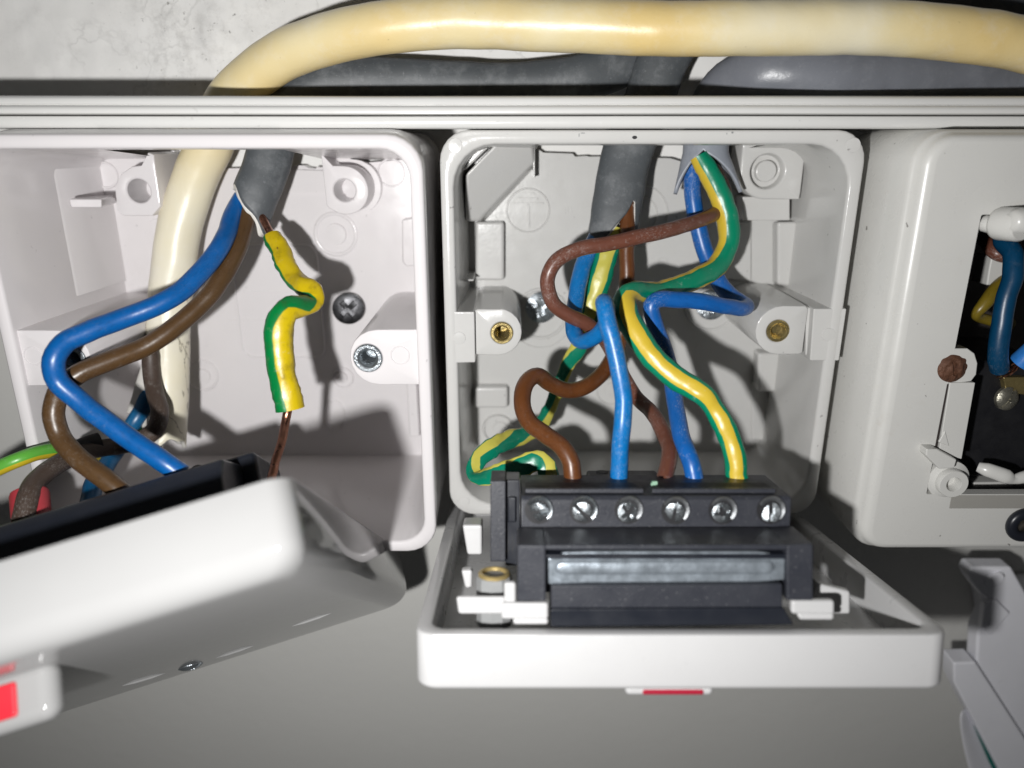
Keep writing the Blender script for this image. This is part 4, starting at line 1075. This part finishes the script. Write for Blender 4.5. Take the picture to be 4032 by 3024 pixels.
# front frame with the metal strip
def sface(pts, s): return [(lid_px(u, v, s).x, lid_px(u, v, s).z) for u, v in pts]
def sprism(m_, pts, s0, s1, ref=None):
    P = sface(pts, ref if ref is not None else s0)
    m_.prism(P, s0, s1, 'y', LM)
m = MB()
sf = 3.0
sprism(m, [(2036, 2146), (2150, 2146), (2150, 2370), (2036, 2370)], sf, 12)
sprism(m, [(3098, 2146), (3204, 2140), (3204, 2366), (3098, 2366)], sf, 12)
sprism(m, [(2145, 2146), (3103, 2144), (3103, 2168), (2145, 2168)], sf + 0.02, 12)
fr = obj('front_frame', m, M['black'], mod, bev=0.35)
m = MB(); sprism(m, [(2140, 2150), (3110, 2150), (3110, 2320), (2140, 2320)], 6.5, 9); obj('recess', m, M['void'], mod)
m = MB()
sprism(m, [(2158, 2200), (2218, 2176), (2320, 2172), (2980, 2172), (3030, 2178), (3092, 2198), (3090, 2284), (2990, 2292), (2300, 2296), (2160, 2302)], 3.9, 4.8)
st = obj('metal_strip', m, M['steel_dull'], mod, bev=0.25)
# pressed channel of the strip
a_ = lid_px(2215, 2235, 3.9); b_ = lid_px(3020, 2232, 3.9); rad = 1.25
o_ = [(a_.x + rad * math.cos(R(90 + 180 * i / 10)), a_.z + rad * math.sin(R(90 + 180 * i / 10))) for i in range(11)] + [(b_.x + rad * math.cos(R(-90 + 180 * i / 10)), b_.z + rad * math.sin(R(-90 + 180 * i / 10))) for i in range(11)]
cm = ((a_.x + b_.x) / 2, (a_.z + b_.z) / 2)
def shr(k): return [(cm[0] + (x - cm[0]) * (1 - k / 20), cm[1] + (z - cm[1]) * (1 - k / 1.3)) for x, z in o_]
m = MB(); m.loops([[(x, 3.95, z) for x, z in o_], [(x, 3.72, z) for x, z in shr(0.12)], [(x, 3.5, z) for x, z in shr(0.35)], [(x, 3.42, z) for x, z in shr(0.75)]], cap1=True, Mx=LM)
obj('pressed_rib', m, M['steel_dull'], st, sharp=60)
m = MB()
sprism(m, [(2170, 2306), (3082, 2300), (3082, 2392), (2170, 2396)], 2.9, 8)
obj('lower_block', m, M['black'], mod, bev=0.25)
m = MB(); P0 = sface([(2168, 2397), (3086, 2393), (3128, 2462), (2168, 2470)], 2.75)
m.prism(P0, 2.7, 8, 'y', LM); obj('lower_lip', m, M['black_smooth'], mod, bev=0.3)
# left post of the block
m = MB(); sprism(m, [(1931, 1894), (1991, 1894), (1991, 2212), (1931, 2212)], 14.2, 22); obj('side_post', m, M['black'], mod, bev=0.2)
m = MB(); sprism(m, [(1990, 1890), (2048, 1890), (2048, 2228), (1990, 2228)], 16.0, 22)
sprism(m, [(2000, 1958), (2032, 1958), (2032, 2058), (2000, 2058)], 15.2, 22); obj('side_web', m, M['black_smooth'], mod, bev=0.25)
m = MB(); c = lid_pz(2567, 1908, 19.7)
for k in range(5):
    m.box(c.x + rg_.uniform(-0.5, 0.4), c.x + rg_.uniform(0.5, 0.9), c.y + rg_.uniform(-0.5, 0), c.y + rg_.uniform(0.2, 0.6), 19.6, 19.9 + rg_.uniform(0.1, 0.5), LM)
tag(obj('plastic_flake', m, M['green_flake'], origin=LM @ Vector((c.x, c.y, 19.6))), 'tiny pale green plastic flake stuck on the black terminal block', 'debris')
# brass nut in its cage, clips and ribs inside the cover
c = LM @ Vector((lid_pz(1946, 2258, 6.4).x, lid_pz(1946, 2258, 6.4).y, 6.4)); zl = tl @ Vector((0, 0, 1))
m = MB(); m.lathe([(3.1, -9), (3.1, -1.2), (2.95, -0.35), (2.7, -0.2)], c, zl, n=10); cage = obj('nut_cage', m, M['cage'], fcu, sharp=30)
prof = [(2.75, -0.4), (2.75, 0.1), (2.55, 0.3), (2.1, 0.3), (1.9, 0.0)]
for k in range(6): prof += [(1.75, -0.3 - k * 0.5), (1.95, -0.55 - k * 0.5)]
prof.append((1.7, -5)); m = MB(); m.lathe(prof, c, zl, n=32); obj('brass_nut', m, M['brass_nut'], cage, sharp=35)
m = MB()
sprism(m, [(1820, 2068), (1898, 2068), (1898, 2186), (1840, 2186)], 19, 24)
sprism(m, [(1815, 2246), (1860, 2246), (1858, 2318), (1832, 2318)], 12, 14)
sprism(m, [(1795, 2352), (1990, 2352), (1990, 2420), (1805, 2420)], 3.5, 4.6)
split_obj('inner_rib', m, M['lid_mid'], fcu, bev=0.5, seg=3)
m = MB()
sprism(m, [(1985, 2295), (2032, 2295), (2032, 2440), (1985, 2440)], 3.6, 5)
sprism(m, [(1974, 2375), (2160, 2375), (2160, 2440), (1974, 2440)], 2.75, 3.8)
sprism(m, [(2020, 2436), (2160, 2436), (2160, 2462), (2020, 2462)], 2.72, 3.8)
obj('retaining_clip', m, M['lid_mid'], fcu, bev=0.5, seg=3)
m = MB()
sprism(m, [(3118, 2366), (3288, 2366), (3288, 2420), (3118, 2420)], 2.75, 4.2)
sprism(m, [(3140, 2416), (3288, 2416), (3285, 2444), (3150, 2444)], 2.72, 4.2)
sprism(m, [(3205, 2275), (3230, 2300), (3350, 2330), (3350, 2420), (3205, 2420)], 9, 11)
obj('retaining_clip', m, M['lid_mid'], fcu, bev=0.5, seg=3)

# ---------- left cover: hangs tilted, close to the viewer
NBc = Vector((-31.5, -12.4, 103.0))
ey_c = Vector((0.044, -0.337, 0.942)).normalized(); ex_c = Vector((0.95, 0.29, 0.055)); ex_c = (ex_c - ey_c * ex_c.dot(ey_c)).normalized(); ez_c = ex_c.cross(ey_c)
if ez_c.y < 0: ez_c = -ez_c
def c2w(v): return Vector((v.x, v.z * CS + v.y * SN, -v.z * SN + v.y * CS))
LL = frame(CAMP + c2w(NBc), c2w(ex_c), c2w(ey_c), c2w(ez_c))
swp = thing('switch_plate', 'glossy white switch plate hanging tilted close up, red rocker at its face', 'switch plate', LL @ Vector((-43, 43, -12)))
obj('cover', lid_shell(-110, 0, 86, 13.2, 2.6, 3.2, 4.6, 7.0, LL, draft=0.3), M['lid_left'], swp, sharp=50)
m = MB(); m.box(-75, -43.5, 14, 18.5, -20.8, -12, LL); obj('rocker_frame', m, M['lid_left'], swp, bev=2.2, seg=4)
m = MB(); m.box(-70, -48.5, 13.5, 17, -19.0, -14.0, LL); obj('red_rocker', m, M['red'], swp, bev=0.5)
m = MB()
m.prism([(26, -6), (26, 11.6), (28.5, 15.6), (46, 17.8), (46, -6)], -80, -18.5, 'x', LL)
swm = obj('switch_module', m, M['black_smooth'], swp, bev=0.8, seg=3)
m = MB(); m.box(-30, -15.5, 37, 52, 2, 18.6, LL); obj('terminal_cover', m, M['black_smooth'], swm, bev=1.2, seg=3)
for uu, vv in ((775, 1862), (925, 1862)):
    o_ = LL.inverted() @ CAMP; d_ = LL.inverted().to_3x3() @ ray(uu, vv); t_ = (36.9 - o_.y) / d_.y; c = LL @ (o_ + d_ * t_); m = MB(); m.lathe([(1.6, -0.3), (1.7, 0.1), (1.3, 0.15), (1.2, -0.4)], c, LL.to_3x3() @ Vector((0, -1, 0.2)), n=20); obj('terminal_hole', m, M['void'], swm)
def face_pt(uu, vv, z):
    o_ = LL.inverted() @ CAMP; d_ = LL.inverted().to_3x3() @ ray(uu, vv); return LL @ (o_ + d_ * ((z - o_.z) / d_.z))
fz = LL.to_3x3() @ Vector((0, 0, -1))
ms = grid_head(face_pt(752, 2624, -13.2) + fz * 0.05, fz, LL.to_3x3() @ Vector((0, 1, 0)), 2.6, 0.7, slot_cut(20, 0.14, 0.5), n=32, thick=0.8)
obj('plate_screw', ms, M['steel'], swp, sharp=30)
for a_, b_ in (((850, 2590), (1000, 2541)), ((480, 2700), (650, 2650)), ((1150, 2465), (1305, 2413))):  # added ridges that stand for reflected streaks on the glossy face
    q0, q1 = face_pt(*a_, -13.15), face_pt(*b_, -13.15)
    obj('glint_ridge', tube([q0, q0.lerp(q1, 0.3), q0.lerp(q1, 0.7), q1], 0.42, 0.42, n=14, sizes=[0.2, 1, 1, 0.2], jit=0, wob=0), M['lid_left'], swp)
# red button behind the module
LLi = LL.inverted()
o_ = LLi @ CAMP; d_ = LLi.to_3x3() @ ray(118, 1962); t_ = (38 - o_.y) / d_.y; c = LL @ (o_ + d_ * t_)
ax = LL.to_3x3() @ Vector((0, 0, 1))
m = MB(); m.lathe([(3.3, -6), (3.4, 0.6), (3.2, 1.3), (2.7, 1.6)], c, ax, n=28); obj('red_cap', m, M['red_matt'], swm, sharp=40)

# ================================================================== WHITE BRACKET at the lower right
br = thing('plastic_bracket', 'broken white plastic bracket leaning at the lower right corner', 'bracket', at(3980, 2700, 22))
yb2 = 9.0
m = MB()
m.prism(px([(3826, 2234), (3985, 2234), (4090, 2420), (4300, 2820), (4300, 3200), (4010, 3200), (3915, 2940), (3844, 2608), (3850, 2494), (3880, 2420), (3915, 2372), (3860, 2339), (3826, 2296), (3810, 2265)], yb2), yb2, yb2 + 5)
m.prism(px([(3960, 2400), (4250, 2400), (4250, 2950), (4060, 2950)], yb2 + 5), yb2 + 5, 31.8)
obj('plate', m, plastic('bluish_white_plastic', (0.78, 0.78, 0.82), 0.45, 0.15, 0.1), br, bev=0.8, seg=3)
m = MB(); m.prism(px([(3755, 2611), (3844, 2608), (4032, 2900), (4200, 3200), (4020, 3200), (3931, 3024), (3801, 2777), (3755, 2685)], yb2 - 2), yb2 - 2, yb2 + 4)
obj('front_strip', m, plastic('bluish_white_plastic', (0.78, 0.78, 0.82), 0.45, 0.15, 0.1), br, bev=0.6, seg=3)
m = MB(); m.prism(px([(3875, 2372), (3925, 2362), (3975, 2412), (3900, 2500), (3862, 2470)], yb2 - 0.8), yb2 - 1.2, yb2 + 1)
obj('hinge_block', m, plastic('bluish_white_plastic', (0.78, 0.78, 0.82), 0.45, 0.15, 0.1), br, bev=0.5, seg=3)
c = at(3912, 2276, yb2); m = MB(); m.lathe([(2.5, -0.5), (2.5, 0.5), (2.2, 0.9)], c, (-0.2, -1, -0.1), n=28, squash=0.62); obj('rivet', m, plastic('bluish_white_plastic', (0.78, 0.78, 0.82), 0.4, 0.1), br)
fl_ = thing('curled_strip', 'curled white plastic strip with a dark green inner edge at the bottom right', 'strip', at(3830, 2950, 18))
m = MB()
ua = [(3772, 2790), (3768, 2850), (3778, 2920), (3798, 3010), (3830, 3120)]; ub = [(3808, 2778), (3840, 2850), (3880, 2930), (3930, 3024), (3985, 3120)]
m.v = [at(u, v, 7) for u, v in ua] + [at(u, v, 12) for u, v in ub]
m.f = [(i, i + 1, 6 + i, 5 + i) for i in range(4)]
obj('strip', m, plastic('bluish_white_plastic', (0.78, 0.78, 0.82), 0.45, 0.15), fl_, solid=1.0, sub=2)
m = MB(); m.prism(px([(3828, 2838), (3850, 2862), (3945, 3024), (4000, 3130), (3960, 3130), (3895, 3000)], 9.5), 9.5, 11)
obj('green_edge', m, M['teal'], fl_)
for o in scene.objects:
    if 'wl' in o: del o['wl']
